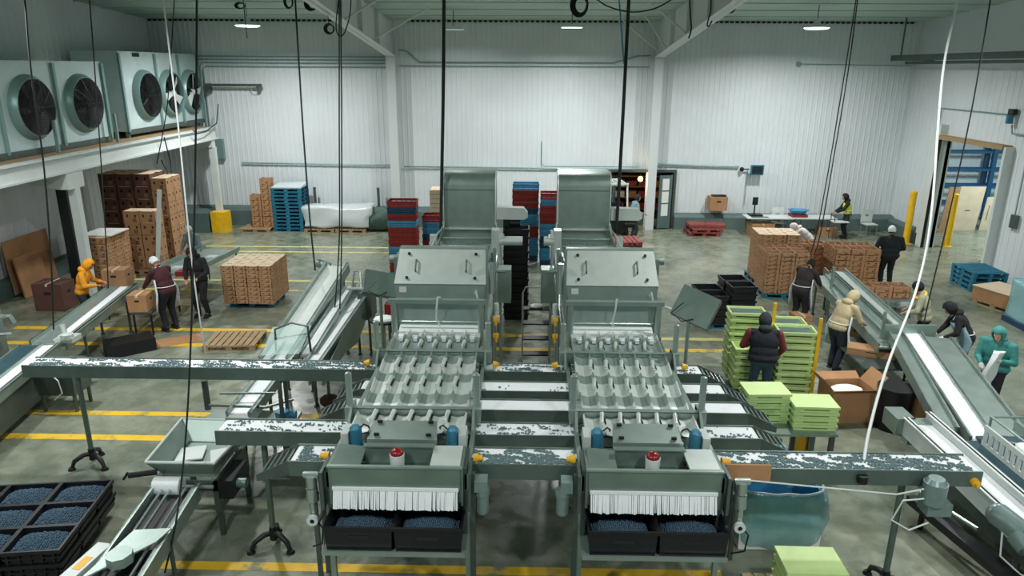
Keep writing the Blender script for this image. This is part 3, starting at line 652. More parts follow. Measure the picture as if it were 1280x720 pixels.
    def lanes(ya, yb, za, zb, m, ribw=.03, dx=0, rh=.07):
        mb = B(); X0 = -L*lw/2+dx
        for k in range(L):
            xa, xb = X0+k*lw, X0+(k+1)*lw; c_ = (xa+xb)/2
            # shallow gutter cross-section
            prof = [(xa+.012, .05), (xa+.035, .01), (c_, -.012), (xb-.035, .01), (xb-.012, .05)]
            v = [(px_, ya, za+h) for px_, h in prof]+[(px_, yb, zb+h) for px_, h in prof]+[(px_, ya, za+h-.015) for px_, h in prof]+[(px_, yb, zb+h-.015) for px_, h in prof]
            f = []
            for j in range(4): f += [(j, j+1, 6+j, 5+j), (10+j+1, 10+j, 15+j, 16+j), (j, 10+j, 11+j, j+1), (5+j, 6+j, 16+j, 15+j)]
            mb.poly(v, f)
        for k in range(L+1):
            x = X0+k*lw
            mb.poly([(x-.012, ya, za), (x+.012, ya, za), (x+.012, yb, zb), (x-.012, yb, zb), (x-.012, ya, za+rh), (x+.012, ya, za+rh), (x+.012, yb, zb+rh), (x-.012, yb, zb+rh)], [(3,2,1,0),(4,5,6,7),(0,1,5,4),(1,2,6,5),(2,3,7,6),(3,0,4,7)])
        P('channel_tray', mb, m)
    tiers = [(12.72, 13.05, 1.30, 1.33, 'steel_l'), (12.16, 12.7, 1.24, 1.29, 'steel'), (11.72, 12.02, 1.25, 1.28, 'steel'), (11.28, 11.70, 1.20, 1.26, 'steel_l'),
             (10.98, 11.27, 1.23, 1.25, 'steel'), (10.52, 10.97, 1.18, 1.24, 'steel_l'), (10.2, 10.5, 1.22, 1.24, 'steel'), (9.86, 10.18, 1.18, 1.23, 'steel_l'), (9.25, 9.72, 1.22, 1.25, 'steel_l')]
    for (ya, yb, za, zb, m) in tiers: lanes(ya, yb, za+.06, zb+.06, m)
    # paddles standing between the lanes
    for j, (yp, zz) in enumerate(((12.78, 1.42), (12.5, 1.36), (11.62, 1.36), (10.88, 1.34), (9.60, 1.36))):
        for k in range(L):
            x = -L*lw/2+(k+.5 if j < 1 else k+.0)*lw+(.02 if j else 0)
            if j == 0: P('paddle', B().cbox((x, yp, zz), (.10, .16, .05)).cbox((x+.01, yp-.1, zz-.03), (.07, .05, .07)), 'belt')
            elif k > 0:
                P('paddle', B().cone((x-.02, yp+.12, zz+.03), (x-.045, yp-.14, zz), .035, .03, 10).cbox((x-.03, yp-.17, zz-.02), (.05, .05, .06)).cbox((x-.0, yp+.14, zz), (.03, .05, .05)), 'steel_l', True)
                P('paddle_gap_shade', B().cbox((x+.014, yp+.02, zz-.026), (.024, .22, .03)), 'black')  # black block stands in for the shade in the gap beside the paddle
    P('roller_bed', B().box((-.82, 12.7, 1.22), (.82, 13.1, 1.3)), 'carton_d', lab='dark brush bed under the first paddles')
    P('channel_pan', B().box((-.86, 9.2, 1.13), (.86, 13.1, 1.165)), 'steel_l')
    # --- lower hopper frame
    for s in (-1, 1):
        P('guide_post', B().cone((s*.83, 12.95, 1.2), (s*.83, 12.95, 2.06), .055, n=16), 'steel', True)
    P('top_bar', B().box((-.92, 12.9, 2.02), (.92, 13.0, 2.1)), 'steel')
    P('hopper_front', B().poly([(-.78, 13.3, 1.42), (.78, 13.3, 1.42), (.86, 13.42, 1.98), (-.86, 13.42, 1.98), (-.78, 13.33, 1.42), (.78, 13.33, 1.42), (.86, 13.45, 1.98), (-.86, 13.45, 1.98)], [(0,1,2,3),(7,6,5,4),(0,4,5,1),(1,5,6,2),(2,6,7,3),(3,7,4,0)]), 'steel')
    P('discharge_lip', B().poly([(-.78, 13.06, 1.40), (.78, 13.06, 1.40), (.78, 13.32, 1.46), (-.78, 13.32, 1.46), (-.78, 13.06, 1.38), (.78, 13.06, 1.38), (.78, 13.32, 1.44), (-.78, 13.32, 1.44)], [(0,1,2,3),(7,6,5,4),(0,4,5,1),(1,5,6,2),(2,6,7,3),(3,7,4,0)]), 'white')
    P('spreader_bar', B().cone((-.8, 13.22, 1.56), (.8, 13.22, 1.56), .018, n=8), 'pipe', True)
    P('air_hose', B().tube([(.05, 13.05, 2.1), (.02, 12.9, 2.16), (0.0, 12.86, 1.95), (-.03, 12.98, 1.7), (0.02, 13.15, 1.5)], .018), 'wcable', True)
    P('air_hose', B().tube([(.7, 13.3, 2.1), (.72, 13.22, 2.2), (.75, 13.2, 2.05), (.78, 13.3, 1.95)], .014), 'wcable', True)
    # --- hood with sloping lid
    sec = [(13.5, 2.2), (13.52, 2.3), (14.0, 2.74), (14.1, 2.8), (14.25, 2.82), (14.45, 2.78), (14.6, 2.6), (15.0, 1.95), (15.9, 1.75), (15.9, 1.3), (13.5, 1.3)]
    P('hood', B().prism(sec, -.88, .88, 'x').bevel(.015), 'steel', True)
    P('hood_lid', B().poly([(-.9, 13.46, 2.25), (.9, 13.46, 2.25), (.86, 14.06, 2.80), (-.86, 14.06, 2.80), (-.9, 13.49, 2.22), (.9, 13.49, 2.22), (.86, 14.09, 2.77), (-.86, 14.09, 2.77)], [(0,1,2,3),(7,6,5,4),(0,4,5,1),(1,5,6,2),(2,6,7,3),(3,7,4,0)]).bevel(.01), 'steel_l', lab='bright sloping lid with two slot handles')
    lid = [o for o in KIDS(t) if o.name.startswith('hood_lid')][-1]
    nrm = Vector((0, -.68, .74))
    for x in (-.5, .5):
        h = B(); p = Vector((x, 13.76, 2.53)); d = Vector((0, .74, .68))
        h.tube([p-d*.13, p-d*.12+nrm*.05, p+d*.12+nrm*.05, p+d*.13], .018, 8); h.build('handle', M['steel_d'], lid, smooth=True)
    hg = B()
    for x in (-.66, .68):
        for k in (-.28, .28):
            p = Vector((x, 13.76, 2.53))+Vector((0, .74, .68))*k; hg.cone(p, p+nrm*.03, .03, n=10)
    hg.build('hinge_bolt', M['black'], lid)
    fp = P('label_panel', B().poly([(-.86, 13.43, 1.96), (.86, 13.43, 1.96), (.89, 13.47, 2.22), (-.89, 13.47, 2.22), (-.86, 13.46, 1.96), (.86, 13.46, 1.96), (.89, 13.5, 2.22), (-.89, 13.5, 2.22)], [(0,1,2,3),(7,6,5,4),(0,4,5,1),(1,5,6,2),(2,6,7,3),(3,7,4,0)]), 'bluemotor' if False else 'steel')
    B().poly([(-.80, 13.44, 2.08), (-.66, 13.44, 2.08), (-.66, 13.455, 2.19), (-.80, 13.455, 2.19), (-.80, 13.43, 2.08), (-.66, 13.43, 2.08), (-.66, 13.445, 2.19), (-.80, 13.445, 2.19)], [(0,1,2,3),(7,6,5,4),(0,4,5,1),(1,5,6,2),(2,6,7,3),(3,7,4,0)]).build('sticker', M['paper'], fp)
    # --- connecting trough behind the hood
    P('transfer_deck', B().box((-.7, 15.9, 1.3), (.7, 19.0, 1.36)).box((-.72, 15.9, 1.3), (-.7, 19.0, 1.6)).box((.7, 15.9, 1.3), (.72, 19.0, 1.6)), 'steel')
    # infeed tray with berries
    P('infeed_tray', B().poly([(-.66, 18.3, 1.50), (.66, 18.3, 1.50), (.70, 20.9, 1.62), (-.70, 20.9, 1.62), (-.66, 18.3, 1.47), (.66, 18.3, 1.47), (.70, 20.9, 1.59), (-.70, 20.9, 1.59)], [(0,1,2,3),(7,6,5,4),(0,4,5,1),(1,5,6,2),(2,6,7,3),(3,7,4,0)]), 'steel')
    P('roller_row', B().cone((-.7, 20.0, 1.66), (.7, 20.0, 1.66), .035, n=10).cone((-.7, 19.25, 1.62), (.7, 19.25, 1.62), .03, n=10), 'pipe', True)
    for s in (-1, 1):
        P('tray_side', B().prism([(18.0, 1.3), (20.9, 1.3), (20.9, 1.9), (20.5, 1.85), (19.6, 1.72), (18.0, 1.66)], s*.74-.02, s*.74+.02, 'x'), 'pipe')
        P('curved_rail', B().tube([(s*.78, 21.0, 1.9), (s*.8, 20.7, 1.75), (s*.86, 20.2, 1.74), (s*.9, 19.0, 1.6), (s*.9, 17.5, 1.45)], .03), 'steel_l', True)
    o = berries('blueberries', -.62, .62, 19.3, 20.85, 1.55, 1100, .024, -.05, 9, 'berryl', T, f=(3, 3)); o.parent = t; o['kind'] = 'stuff'
    # --- elevator tower with rounded head
    sec = [(21.0, 1.72), (21.0, 3.0), (21.03, 3.14), (21.12, 3.26), (21.28, 3.33), (21.5, 3.36), (22.2, 3.36), (22.4, 3.3), (22.45, 3.1), (22.45, 1.3), (21.1, 1.3)]
    P('elevator_hood', B().prism(sec, -.75, .75, 'x').bevel(.02), 'steel', True)
    P('edge_trim', B().tube([(-.77, 20.98, 1.72), (-.77, 20.98, 3.02), (-.77, 21.12, 3.28), (-.77, 21.5, 3.38)], .022).tube([(.77, 20.98, 1.72), (.77, 20.98, 3.02), (.77, 21.12, 3.28), (.77, 21.5, 3.38)], .022), 'steel_l', True)
    P('lower_lip', B().box((-.76, 20.94, 1.70), (.76, 21.0, 1.75)), 'steel_l')
    P('hood_seam', B().box((-.752, 20.992, 2.86), (.752, 20.999, 2.88)), 'steel_d')
    for x in (-.7, .7):
        for y in (21.2, 22.3): P('leg', B().box((x-.05, y-.05, -DROP), (x+.05, y+.05, 1.3)), 'steel')
    P('drive_cover', B().prism([(.8, 2.02), (1.62, 2.02), (1.72, 2.08), (1.72, 2.22), (1.6, 2.36), (.8, 2.38)], 20.9, 21.2, 'y').bevel(.02), 'steel_l', True)
    P('drive_gear', B().cone((1.2, 20.95, 1.9), (1.5, 20.95, 1.9), .1, n=14).box((1.0, 20.9, 1.6), (1.2, 21.1, 2.0)), 'black', True)
    # side hardware on the aisle side: pipes, boxes, blowers
    q = 1 if side < 0 else -1
    P('valve_pipe', B().cone((q*1.02, 14.6, .3-DROP), (q*1.02, 14.6, 2.7), .035, n=10).cone((q*1.12, 15.4, .3-DROP), (q*1.12, 15.4, 2.6), .03, n=10).cone((q*1.0, 13.7, 2.0), (q*1.0, 13.7, 2.62), .06, n=12).cone((q*.9, 14.6, 2.2), (q*1.25, 14.6, 2.2), .03, n=10), 'pipe', True)
    P('side_blower', B().cone((q*1.0, 15.5, 2.65), (q*1.6 if side < 0 else q*1.3, 15.5, 2.65), .10, n=14).box((q*1.0-.08, 15.4, 2.4), (q*1.0+.08, 15.7, 2.9)), 'steel_l', True)
    P('control_box', B().box((q*1.22-.14, 14.9, 1.4), (q*1.22+.14, 15.3, 2.15)).bevel(.03), 'steel', True)
    P('lubricator', B().cone((q*1.1, 13.6, 1.6), (q*1.1, 13.6, 1.82), .05, n=10).cone((q*1.1, 13.6, 1.42), (q*1.1, 13.6, 1.56), .07, n=12), 'white', True)
    for z in (1.2, 1.55): P('end_knob', B().cone((q*1.05, 13.4, z), (q*1.15, 13.4, z), .06, n=12).cone((q*1.1, 13.35, z-.1), (q*1.1, 13.35, z+.06), .025, n=8), 'yplas', True)
    P('blower_motor', B().cone((-1.05*q, 15.2, 2.3), (-1.3*q, 15.2, 2.3), .09, n=14).box((-1.0*q-.08, 14.5, 2.0), (-1.0*q+.08, 15.1, 2.5)), 'steel', True)
    for yy_ in (18.8, 20.2): P('valve_block', B().box((q*.95-.1, yy_-.1, 1.4), (q*.95+.1, yy_+.1, 1.72)).cone((q*.95, yy_, 1.72), (q*.95, yy_, 1.86), .05, n=10), 'steel_l', True); P('valve_block', B().box((-q*.98-.1, yy_-.1, 1.35), (-q*.98+.1, yy_+.1, 1.7)).cone((-q*.98-.05, yy_-.1, 1.5), (-q*.98-.05, yy_-.25, 1.5), .06, n=10), 'steel_l', True)
    # gear motors low on each side of the outfeed
    g_ = P('outfeed_motor', B().cone((1.13, 8.35, .62), (1.13, 8.35, .88), .085, n=18).ell((1.13, 8.35, .62), (.085, .085, .05)).cone((1.13, 8.35, .88), (1.13, 8.35, .96), .1, n=18).box((1.03, 8.25, .96), (1.2, 8.45, 1.12)), 'greymotor', True) if side < 0 else P('outfeed_motor', B().cone((-1.17, 8.35, .62), (-1.17, 8.35, .88), .085, n=18).ell((-1.17, 8.35, .62), (.085, .085, .05)).cone((-1.17, 8.35, .88), (-1.17, 8.35, .96), .1, n=18).box((-1.2, 8.25, .96), (-1.05, 8.45, 1.12)), 'greymotor', True)
    fx = -1.13 if side < 0 else 1.16
    r_ = P('air_regulator', B().cone((fx, 8.3, .98), (fx, 8.3, 1.14), .07, n=14).cone((fx, 8.3, .78), (fx, 8.3, .97), .085, .075, 16).cone((fx, 8.3, .55), (fx, 8.3, .78), .05, n=14).cbox((fx, 8.3, 1.16), (.18, .07, .06)).cone((fx-.1, 8.3, 1.16), (fx+.1, 8.3, 1.16), .035, n=12), 'pipe', True)
    B().cone((fx, 8.24, .52), (fx, 8.19, .52), .075, n=18).build('gauge', M['white'], r_, smooth=True); B().cone((fx, 8.19, .52), (fx, 8.185, .52), .03, n=12).build('gauge_face', M['black'], r_)
    B().box((fx-.06, 8.27, .80), (fx+.06, 8.4, .84)).tube([(fx+.03, 8.25, .5), (fx+.13, 8.22, .4), (fx+.1, 8.22, .15), (fx-.05, 8.3, .05)], .012).build('hose', M['black'], r_, smooth=True)
    P('frame_post', B().box((q*1.0-.035, 8.3, .03-DROP), (q*1.0+.035, 8.38, 1.2)).cone((q*1.0, 8.34, -DROP), (q*1.0, 8.34, .05-DROP), .08, .04, 12), 'steel_d')
    return t
s1 = on_line(sorter(-1.67, 'left berry sorting line with steel tower, sloping hood and six lane channels', -1))
s2 = on_line(sorter(1.70, 'right berry sorting line with steel tower, bright hood and six lane channels', 1))
# crates under the outfeed heads
LUGS = []
def lug_mesh(w=.86, d=.58, h=.34, rib=True, divider=False):
    b = MB(); tkn = .018
    b.box((-w/2+.02, -d/2+.02, 0), (w/2-.02, d/2-.02, .02))
    for s in (-1, 1):
        b.poly([(-w/2+.02, s*(d/2-.02), 0), (w/2-.02, s*(d/2-.02), 0), (w/2, s*d/2, h), (-w/2, s*d/2, h), (-w/2+.02, s*(d/2-.02-tkn), 0), (w/2-.02, s*(d/2-.02-tkn), 0), (w/2, s*(d/2-tkn), h), (-w/2, s*(d/2-tkn), h)], [(0,1,2,3),(7,6,5,4),(0,4,5,1),(1,5,6,2),(2,6,7,3),(3,7,4,0)])
        b.poly([(s*(w/2-.02), -d/2+.02, 0), (s*(w/2-.02), d/2-.02, 0), (s*w/2, d/2, h), (s*w/2, -d/2, h), (s*(w/2-.02-tkn), -d/2+.02, 0), (s*(w/2-.02-tkn), d/2-.02, 0), (s*(w/2-tkn), d/2, h), (s*(w/2-tkn), -d/2, h)], [(0,1,2,3),(7,6,5,4),(0,4,5,1),(1,5,6,2),(2,6,7,3),(3,7,4,0)])
        b.box((-w/2-.012, s*d/2-.014 if s > 0 else s*d/2-.012, h-.05), (w/2+.012, s*d/2+.012 if s > 0 else s*d/2+.014, h))
        b.box((s*w/2-.014 if s > 0 else s*w/2-.012, -d/2, h-.05), (s*w/2+.012 if s > 0 else s*w/2+.014, d/2, h))
        if rib:
            for k in range(5):
                x = -w/2+w*(k+.5)/5; b.box((x-.01, s*d/2-.02, .03), (x+.01, s*d/2+.004, h-.05))
            b.box((-w/2+.01, s*d/2-.02, h*.45), (w/2-.01, s*d/2+.004, h*.45+.02)); b.box((s*w/2-.012, -d/2+.02, h*.45), (s*w/2+.004 if s > 0 else s*w/2+.012, d/2-.02, h*.45+.02))
    return b
def crate(name, m, w, d, h, label='crate', cat='crate', rib=True):
    t = thing(name, label, cat); lug_mesh(w, d, h, rib).build('bin', M[m], t)
    MB().box((-w*.16, -d/2-.001, h*.5), (w*.16, -d/2+.012, h*.64)).build('hand_slot', M['dark'], t); return t
lug = Maker(crate('berry_lug', 'blackp', .88, .58, .37, rib=False)); mound = mound_mesh(.76, .48, .22, .016, 4)
def mound_obj(loc, rz, label, grp, me=None, name='blueberry_heap'):
    o = bpy.data.objects.new(name, me or mound); C.objects.link(o); o.location = loc; o.rotation_euler = (0, 0, rz); return tag(o, label, 'berries', grp, 'stuff')
for xc, nm in ((-1.67, 'left'), (1.74, 'right')):
    for s, sn in ((-1, 'left'), (1, 'right')):
        x = xc+s*.45
        lg_ = lug.put((x, 8.18, .287), 0, 'black lug under the strip curtain of the %s line, %s of its pair' % (nm, sn), 'black lugs under the outfeeds'); LUGS.append(lg_)
        mo_ = mound_obj((x, 8.18, .37), 0, 'blueberries heaped in the %s black lug under the %s line' % (sn, nm), 'heaps of berries under the outfeeds'); LUGS.append(mo_)
for o in LUGS: on_line(o)
# control terminals on arms
def terminal(label, loc, rz, w=.75, h=.62):
    t = thing('control_terminal', label, 'control panel', loc, rz)
    T = Matrix.Translation((0, 0, 1.68)) @ Matrix.Rotation(R(-30), 4, 'X') @ Matrix.Rotation(R(18), 4, 'Y')
    MB(T).box((-w/2, -.14, 0), (w/2, .08, h)).bevel(.015).build('housing', M['steel_m'], t); MB(T).box((-w/2+.06, .081, .06), (w/2-.06, .088, h-.06)).build('display', M['screen'], t)
    MB().cone((0, 0, -DROP), (0, 0, 1.8), .035, n=12).build('pole', M['steel'], t, smooth=True); MB().box((-.25, -.25, -DROP), (.25, .25, .03-DROP)).build('foot_plate', M['steel_d'], t)
    MB().tube([(-w/2-.3, 0, 1.95), (-w/2, .0, 1.9), (0, 0, 1.85)], .03).build('arm', M['steel_l'], t, smooth=True)
    MB().tube([(-.1, -.12, 2.1), (-.3, -.2, 1.9), (-.1, -.2, 1.75), (.1, -.14, 1.8)], .012).build('cord', M['black'], t, smooth=True); on_line(t)
terminal('steel control terminal tilted beside the hood of the right sorting line', (3.12, 13.0, 0), R(-22))
terminal('steel control terminal seen edge on beside the hood of the left sorting line', (-3.05, 14.4, 0), R(28), .8, .5)
t = thing('parts_stand', 'thin stand with a round black tray of white scraps left of the left line', 'stand', (-2.83, 13.6, 0))
MB().cone((0, 0, .02), (0, 0, 1.42), .018, n=8).build('pole', M['steel'], t); MB().cone((0, 0, 1.42), (0, 0, 1.46), .28, .3, 24).build('tray', M['black'], t, smooth=True); MB().cone((0, 0, 0), (0, 0, .02), .2, n=20).build('foot', M['black'], t)
MB().ell((0, 0, 1.46), (.22, .18, .07), nu=9, nv=6).build('white_scraps', M['paper'], t)

# ================================================================== SLANTING CONVEYORS (general builder)
def slant(t, p0, p1, wd, side=.12, m='belt', th=.03, rail='steel', legs=(), legm='steel_d', depth=.16):
    """belt from p0 to p1 in the thing's own space"""
    p0, p1 = Vector(p0), Vector(p1); d = (p1-p0); L = d.length; d.normalize(); s = Vector((d.y, -d.x, 0)).normalized(); u = s.cross(d).normalized()
    if u.z < 0: u = -u
    T = Matrix((( s.x, d.x, u.x, p0.x), (s.y, d.y, u.y, p0.y), (s.z, d.z, u.z, p0.z), (0, 0, 0, 1)))
    MB(T).box((-wd/2, 0, -th), (wd/2, L, 0)).cone((-wd/2, 0.02, -.05), (wd/2, .02, -.05), .05, n=12).cone((-wd/2, L-.02, -.05), (wd/2, L-.02, -.05), .05, n=12).build('belt', M[m], t)
    for q in (-1, 1): MB(T).box((q*wd/2-(.02 if q > 0 else .02), -.02, -depth), (q*wd/2+.02, L+.02, side)).box((q*wd/2-.02, -.02, side-.01), (q*(wd/2+.05) if q > 0 else q*wd/2, L+.02, side)).build('side_wall', M[rail], t)
    for f_ in legs:
        c = p0+d*L*f_
        for q in (-1, 1):
            b = c+s*q*(wd/2+.0); MB().cone((b.x, b.y, 0), (b.x, b.y, b.z-depth*.8), .03, n=8).cone((b.x, b.y, 0), (b.x, b.y, .03), .05, n=10).build('leg', M[legm], t)
    return T
# triple incline left of the sorters
t = thing('incline_conveyor', 'triple steel incline conveyor running down towards the cross belts at the left', 'conveyor', (-4.3, 13, 0))
o_ = Vector((4.3, -13, 0))
slant(t, Vector((-4.65, 12.3, 1.08))+o_, Vector((-4.28, 15.7, 1.98))+o_, .52, .10, 'steel_l', legs=(.9, .3))
slant(t, Vector((-4.55, 10.3, .98))+o_, Vector((-4.45, 13.1, 1.2))+o_, .36, .07, 'belt', legs=(.3,))
slant(t, Vector((-4.12, 12.6, 1.1))+o_, Vector((-3.93, 15.3, 1.62))+o_, .26, .08, 'belt')
slant(t, Vector((-3.92, 12.3, 1.06))+o_, Vector((-3.62, 15.4, 1.5))+o_, .26, .06, 'belt', depth=.5, legs=(.1, .95))
MB().prism([(12.2-13, .98), (15.4-13, 1.42), (15.4-13, .7), (14.6-13, .55)], .64, .66, 'x').build('skirt_panel', M['steel'], t)
MB().tube([(-.35, -.55, 1.2), (-.35, -.5, 1.62), (-.05, -.45, 1.74), (.24, -.42, 1.66), (.26, -.4, 1.1)], .022).build('guard_frame', M['steel_d'], t, smooth=True)
MB().poly([(-.5, -.2, 1.55), (.25, -.2, 1.6), (.2, -.9, 1.3), (-.5, -.9, 1.25), (-.5, -.2, 1.56), (.25, -.2, 1.61), (.2, -.9, 1.31), (-.5, -.9, 1.26)], [(0,1,2,3),(7,6,5,4),(0,4,5,1),(1,5,6,2),(2,6,7,3),(3,7,4,0)]).build('acrylic_guard', M['glass'], t)
MB().cone((-.2, 2.9, 1.9), (-.5, 2.9, 2.0), .1, n=12).build('head_motor', M['greymotor'], t, smooth=True)
MB().tube([(.62, 2.2, 1.55), (.68, 2.3, 1.8), (.75, 2.3, 1.8), (.8, 2.1, 1.45)], .03).tube([(.45, 2.25, 1.62), (.5, 2.35, 1.95), (.62, 2.35, 1.95), (.66, 2.2, 1.6)], .02).build('bent_handle', M['pipe'], t, smooth=True)
MB().box((.62, 1.95, .95), (.92, 2.5, 1.55)).bevel(.02).build('drive_box', M['steel_d'], t)
rc = tag(MB().box((-.1, -.12, .0), (.1, .12, .32)).bevel(.04).build('red_pump', M['redp'], smooth=True), 'red pump body hanging at the right side of the triple incline', 'pump'); rc.location = (-3.02, 15.2, .95)
tag(MB().cone((-3.02, 15.2, 0), (-3.02, 15.2, .95), .06, n=12).cone((-3.02, 15.2, 0), (-3.02, 15.2, .03), .18, n=14).build('pump_stand', M['steel_d'], smooth=True), 'dark post carrying the red pump body right of the triple incline', 'stand')
tag(MB().ell((-3.75, 12.6, .55), (.2, .16, .13)).build('red_bag', M['carton_d'], smooth='all'), 'dark brown bundle lying under the lower end of the triple incline', 'bag').location.z = -.42

# hopper and discharge conveyor at the lower left
t = thing('tray_denester', 'steel tray feeder with open hopper, white drum and rod conveyor at the lower left', 'machine', (-4.62, 8.62, 0)); t.scale = (.9, .94, 1)
hb = MB(); zt = 1.18
for a, b in (((-.52, -.12), (.50, -.12)), ((.50, -.12), (.62, 1.15)), ((.62, 1.15), (-.62, 1.2)), ((-.62, 1.2), (-.52, -.12))):
    a = Vector((*a, 0)); b = Vector((*b, 0)); n_ = Vector((-(b-a).y, (b-a).x, 0)).normalized()*.02; c_ = Vector((0, .5, 0)); ia = a+(c_-a)*.28; ib = b+(c_-b)*.28
    hb.poly([(a.x, a.y, zt), (b.x, b.y, zt), (ib.x, ib.y, .92), (ia.x, ia.y, .92), (a.x, a.y, zt-.03), (b.x, b.y, zt-.03), (ib.x, ib.y, .89), (ia.x, ia.y, .89)], [(0,1,2,3),(7,6,5,4),(0,4,5,1),(1,5,6,2),(2,6,7,3),(3,7,4,0)])
hb.box((-.38, .02, .89), (.42, .95, .92)); hb.build('hopper_tray', M['steel'], t)
MB().tube([(-.53, -.13, zt+.01), (.51, -.13, zt+.01), (.63, 1.16, zt+.01), (-.63, 1.21, zt+.01), (-.53, -.13, zt+.01)], .02, 8).build('rim', M['white'], t, smooth=True)
MB().box((-.5, -.1, .74), (.5, -.02, .86)).box((-.5, 1.0, .74), (.5, 1.06, .86)).box((.42, -.1, .4), (.5, 1.05, .86)).box((-.5, -.1, .78), (-.42, 1.05, .88)).build('frame', M['steel_d'], t)
for x in (-.46, .46):
    for y in (-.02, 1.0): MB().box((x-.035, y-.035, 0), (x+.035, y+.035, .76)).build('leg', M['steel_d'], t)
MB().cone((-.38, -.22, .88), (.02, -.22, .88), .13, n=24).build('drum', M['belt'], t, smooth=True); MB().cone((-.5, -.22, .88), (.5, -.22, .88), .025, n=10).build('drum_shaft', M['pipe'], t)
for x, z in ((-.28, 1.05), (-.1, 1.08), (.25, 1.04)): MB(Matrix.Translation((x, .55, z-.1)) @ Matrix.Rotation(.5*x+.3, 4, 'Z')).box((-.12, -.2, -.02), (.12, .2, .0)).build('baffle', M['white'], t)
MB().box((.5, -.1, .62), (.72, .5, .9)).bevel(.02).build('drive_box', M['black'], t); MB().cone((.72, .1, .76), (.86, .1, .76), .07, n=12).build('drive_motor', M['greymotor'], t, smooth=True)
MB().cone((-.42, -.06, 1.0), (-.78, -.2, 1.02), .04, n=10).cone((-.78, -.2, 1.06), (-.86, -.2, .96), .02, n=8).build('crank', M['black'], t)
slant(t, (.05, -2.3, .68), (-.05, -.25, .82), .62, .12, 'black', rail='steel', depth=.14)
for x in (-.2, -.08, .14, .24): MB().cone((x+.08, -2.2, .76), (x-.02, -.3, .90), .02, n=8).build('guide_rod', M['pipe'], t, smooth=True)
MB().poly([(-.32, -2.2, .86), (.3, -1.5, .9), (.38, -1.25, .92), (-.1, -1.3, .92), (-.32, -2.2, .84), (.3, -1.5, .88), (.38, -1.25, .9), (-.1, -1.3, .9)], [(0,1,2,3),(7,6,5,4),(0,4,5,1),(1,5,6,2),(2,6,7,3),(3,7,4,0)]).build('star_plate', M['steel'], t)
MB().cone((.02, -1.85, .86), (.02, -1.85, .98), .16, n=8).build('star_wheel', M['steel'], t)
MB(Matrix.Translation((-.50, -1.35, .62)) @ Matrix.Rotation(-.15, 4, 'Z')).box((-.1, -.7, 0), (.1, .0, .14)).bevel(.01).build('side_cabinet', M['white'], t)
MB(Matrix.Translation((-.50, -1.35, .62)) @ Matrix.Rotation(-.15, 4, 'Z')).box((-.05, -.52, .14), (.06, -.28, .145)).build('yellow_window', M['yplas'], t)
for x, y in ((-.3, -2.2), (.35, -2.2), (-.3, -1.2), (.3, -1.2), (-.52, -1.7)): MB().cone((x, y, 0), (x, y, .62), .03, n=8).build('leg', M['steel_d'], t)
# small bench with bars behind the hopper
t = thing('guide_bench', 'low steel guide frame with blue pump standing behind the open hopper', 'machine', (-4.3, 10.55, 0))
MB().cone((-.9, .1, .9), (-.9, .1, 1.42), .05, n=14).build('post', M['steel_d'], t, smooth=True)
MB().tube([(-.82, 0, 1.02), (-.4, 0, 1.02), (.1, 0, 1.0), (.5, .2, 1.05)], .025).tube([(-.7, .15, 1.16), (.2, .2, 1.16)], .02).build('guide_bar', M['steel_d'], t, smooth=True)
MB().box((-.95, -.25, .68), (.55, .4, .74)).build('bench_top', M['steel'], t)
MB().cone((.42, -.15, .74), (.42, -.15, 1.02), .11, n=16).cone((.42, -.1, .92), (.62, -.1, .92), .07, n=12).build('pump', M['bluemotor'], t, smooth=True)
for x in (-.88, .48):
    for y in (-.2, .33): MB().box((x-.03, y-.03, 0), (x+.03, y+.03, .68)).build('leg', M['steel_d'], t)

# left packing line
t = thing('packing_conveyor', 'long slanting packing conveyor with white belt strip at the left edge', 'conveyor', (-9.6, 13.5, 0))
o_ = Vector((9.6, -13.5, 0))
slant(t, Vector((-9.55, 13.3, .98))+o_, Vector((-10.15, 17.2, .98))+o_, .66, .06, 'steel', rail='steel', legs=(.2, .8))
MB().poly([(-9.52+9.6, 13.4-13.5, 1.0), (-9.37+9.6, 13.4-13.5, 1.0), (-9.98+9.6, 17.1-13.5, 1.0), (-10.16+9.6, 17.1-13.5, 1.0), (-9.52+9.6, 13.4-13.5, .985), (-9.37+9.6, 13.4-13.5, .985), (-9.98+9.6, 17.1-13.5, .985), (-10.16+9.6, 17.1-13.5, .985)], [(0,1,2,3),(7,6,5,4),(0,4,5,1),(1,5,6,2),(2,6,7,3),(3,7,4,0)]).build('white_strip', M['belt'], t)
slant(t, Vector((-8.95, 10.2, .96))+o_, Vector((-9.45, 13.2, .97))+o_, .3, .05, 'belt', legs=())
slant(t, Vector((-9.35, 10.2, .93))+o_, Vector((-9.85, 13.2, .95))+o_, .42, .04, 'bluebelt', legs=())
MB().poly([(.78, -3.35, .9), (.3, -.4, .9), (-.55, -.4, .9), (-.1, -3.35, .9), (.7, -3.35, .18), (.25, -.5, .18), (-.5, -.5, .18), (-.1, -3.35, .18)], [(0,1,2,3),(7,6,5,4),(0,4,5,1),(1,5,6,2),(2,6,7,3),(3,7,4,0)]).build('cabinet', M['steel_d'], t)
MB().box((.45, -1.3, .35), (1.15, -.75, .94)).bevel(.02).build('drive_cabinet', M['steel_d'], t)
for x, y in ((.5, -1.25), (1.1, -1.25), (1.1, -.8), (.2, -2.9), (.65, -2.9), (-.3, -.6)): MB().cone((x, y, 0), (x, y, .4), .035, n=8).build('leg', M['steel_d'], t)
MB().tube([(.75, -1.35, .85), (.95, -1.4, .7), (.98, -1.4, .45), (.8, -1.38, .3)], .012).build('cord', M['wcable'], t, smooth=True)
MB().cone((.35, -.1, .98), (.28, -.05, 1.32), .06, n=14).build('sensor_post', M['steel_l'], t, smooth=True)
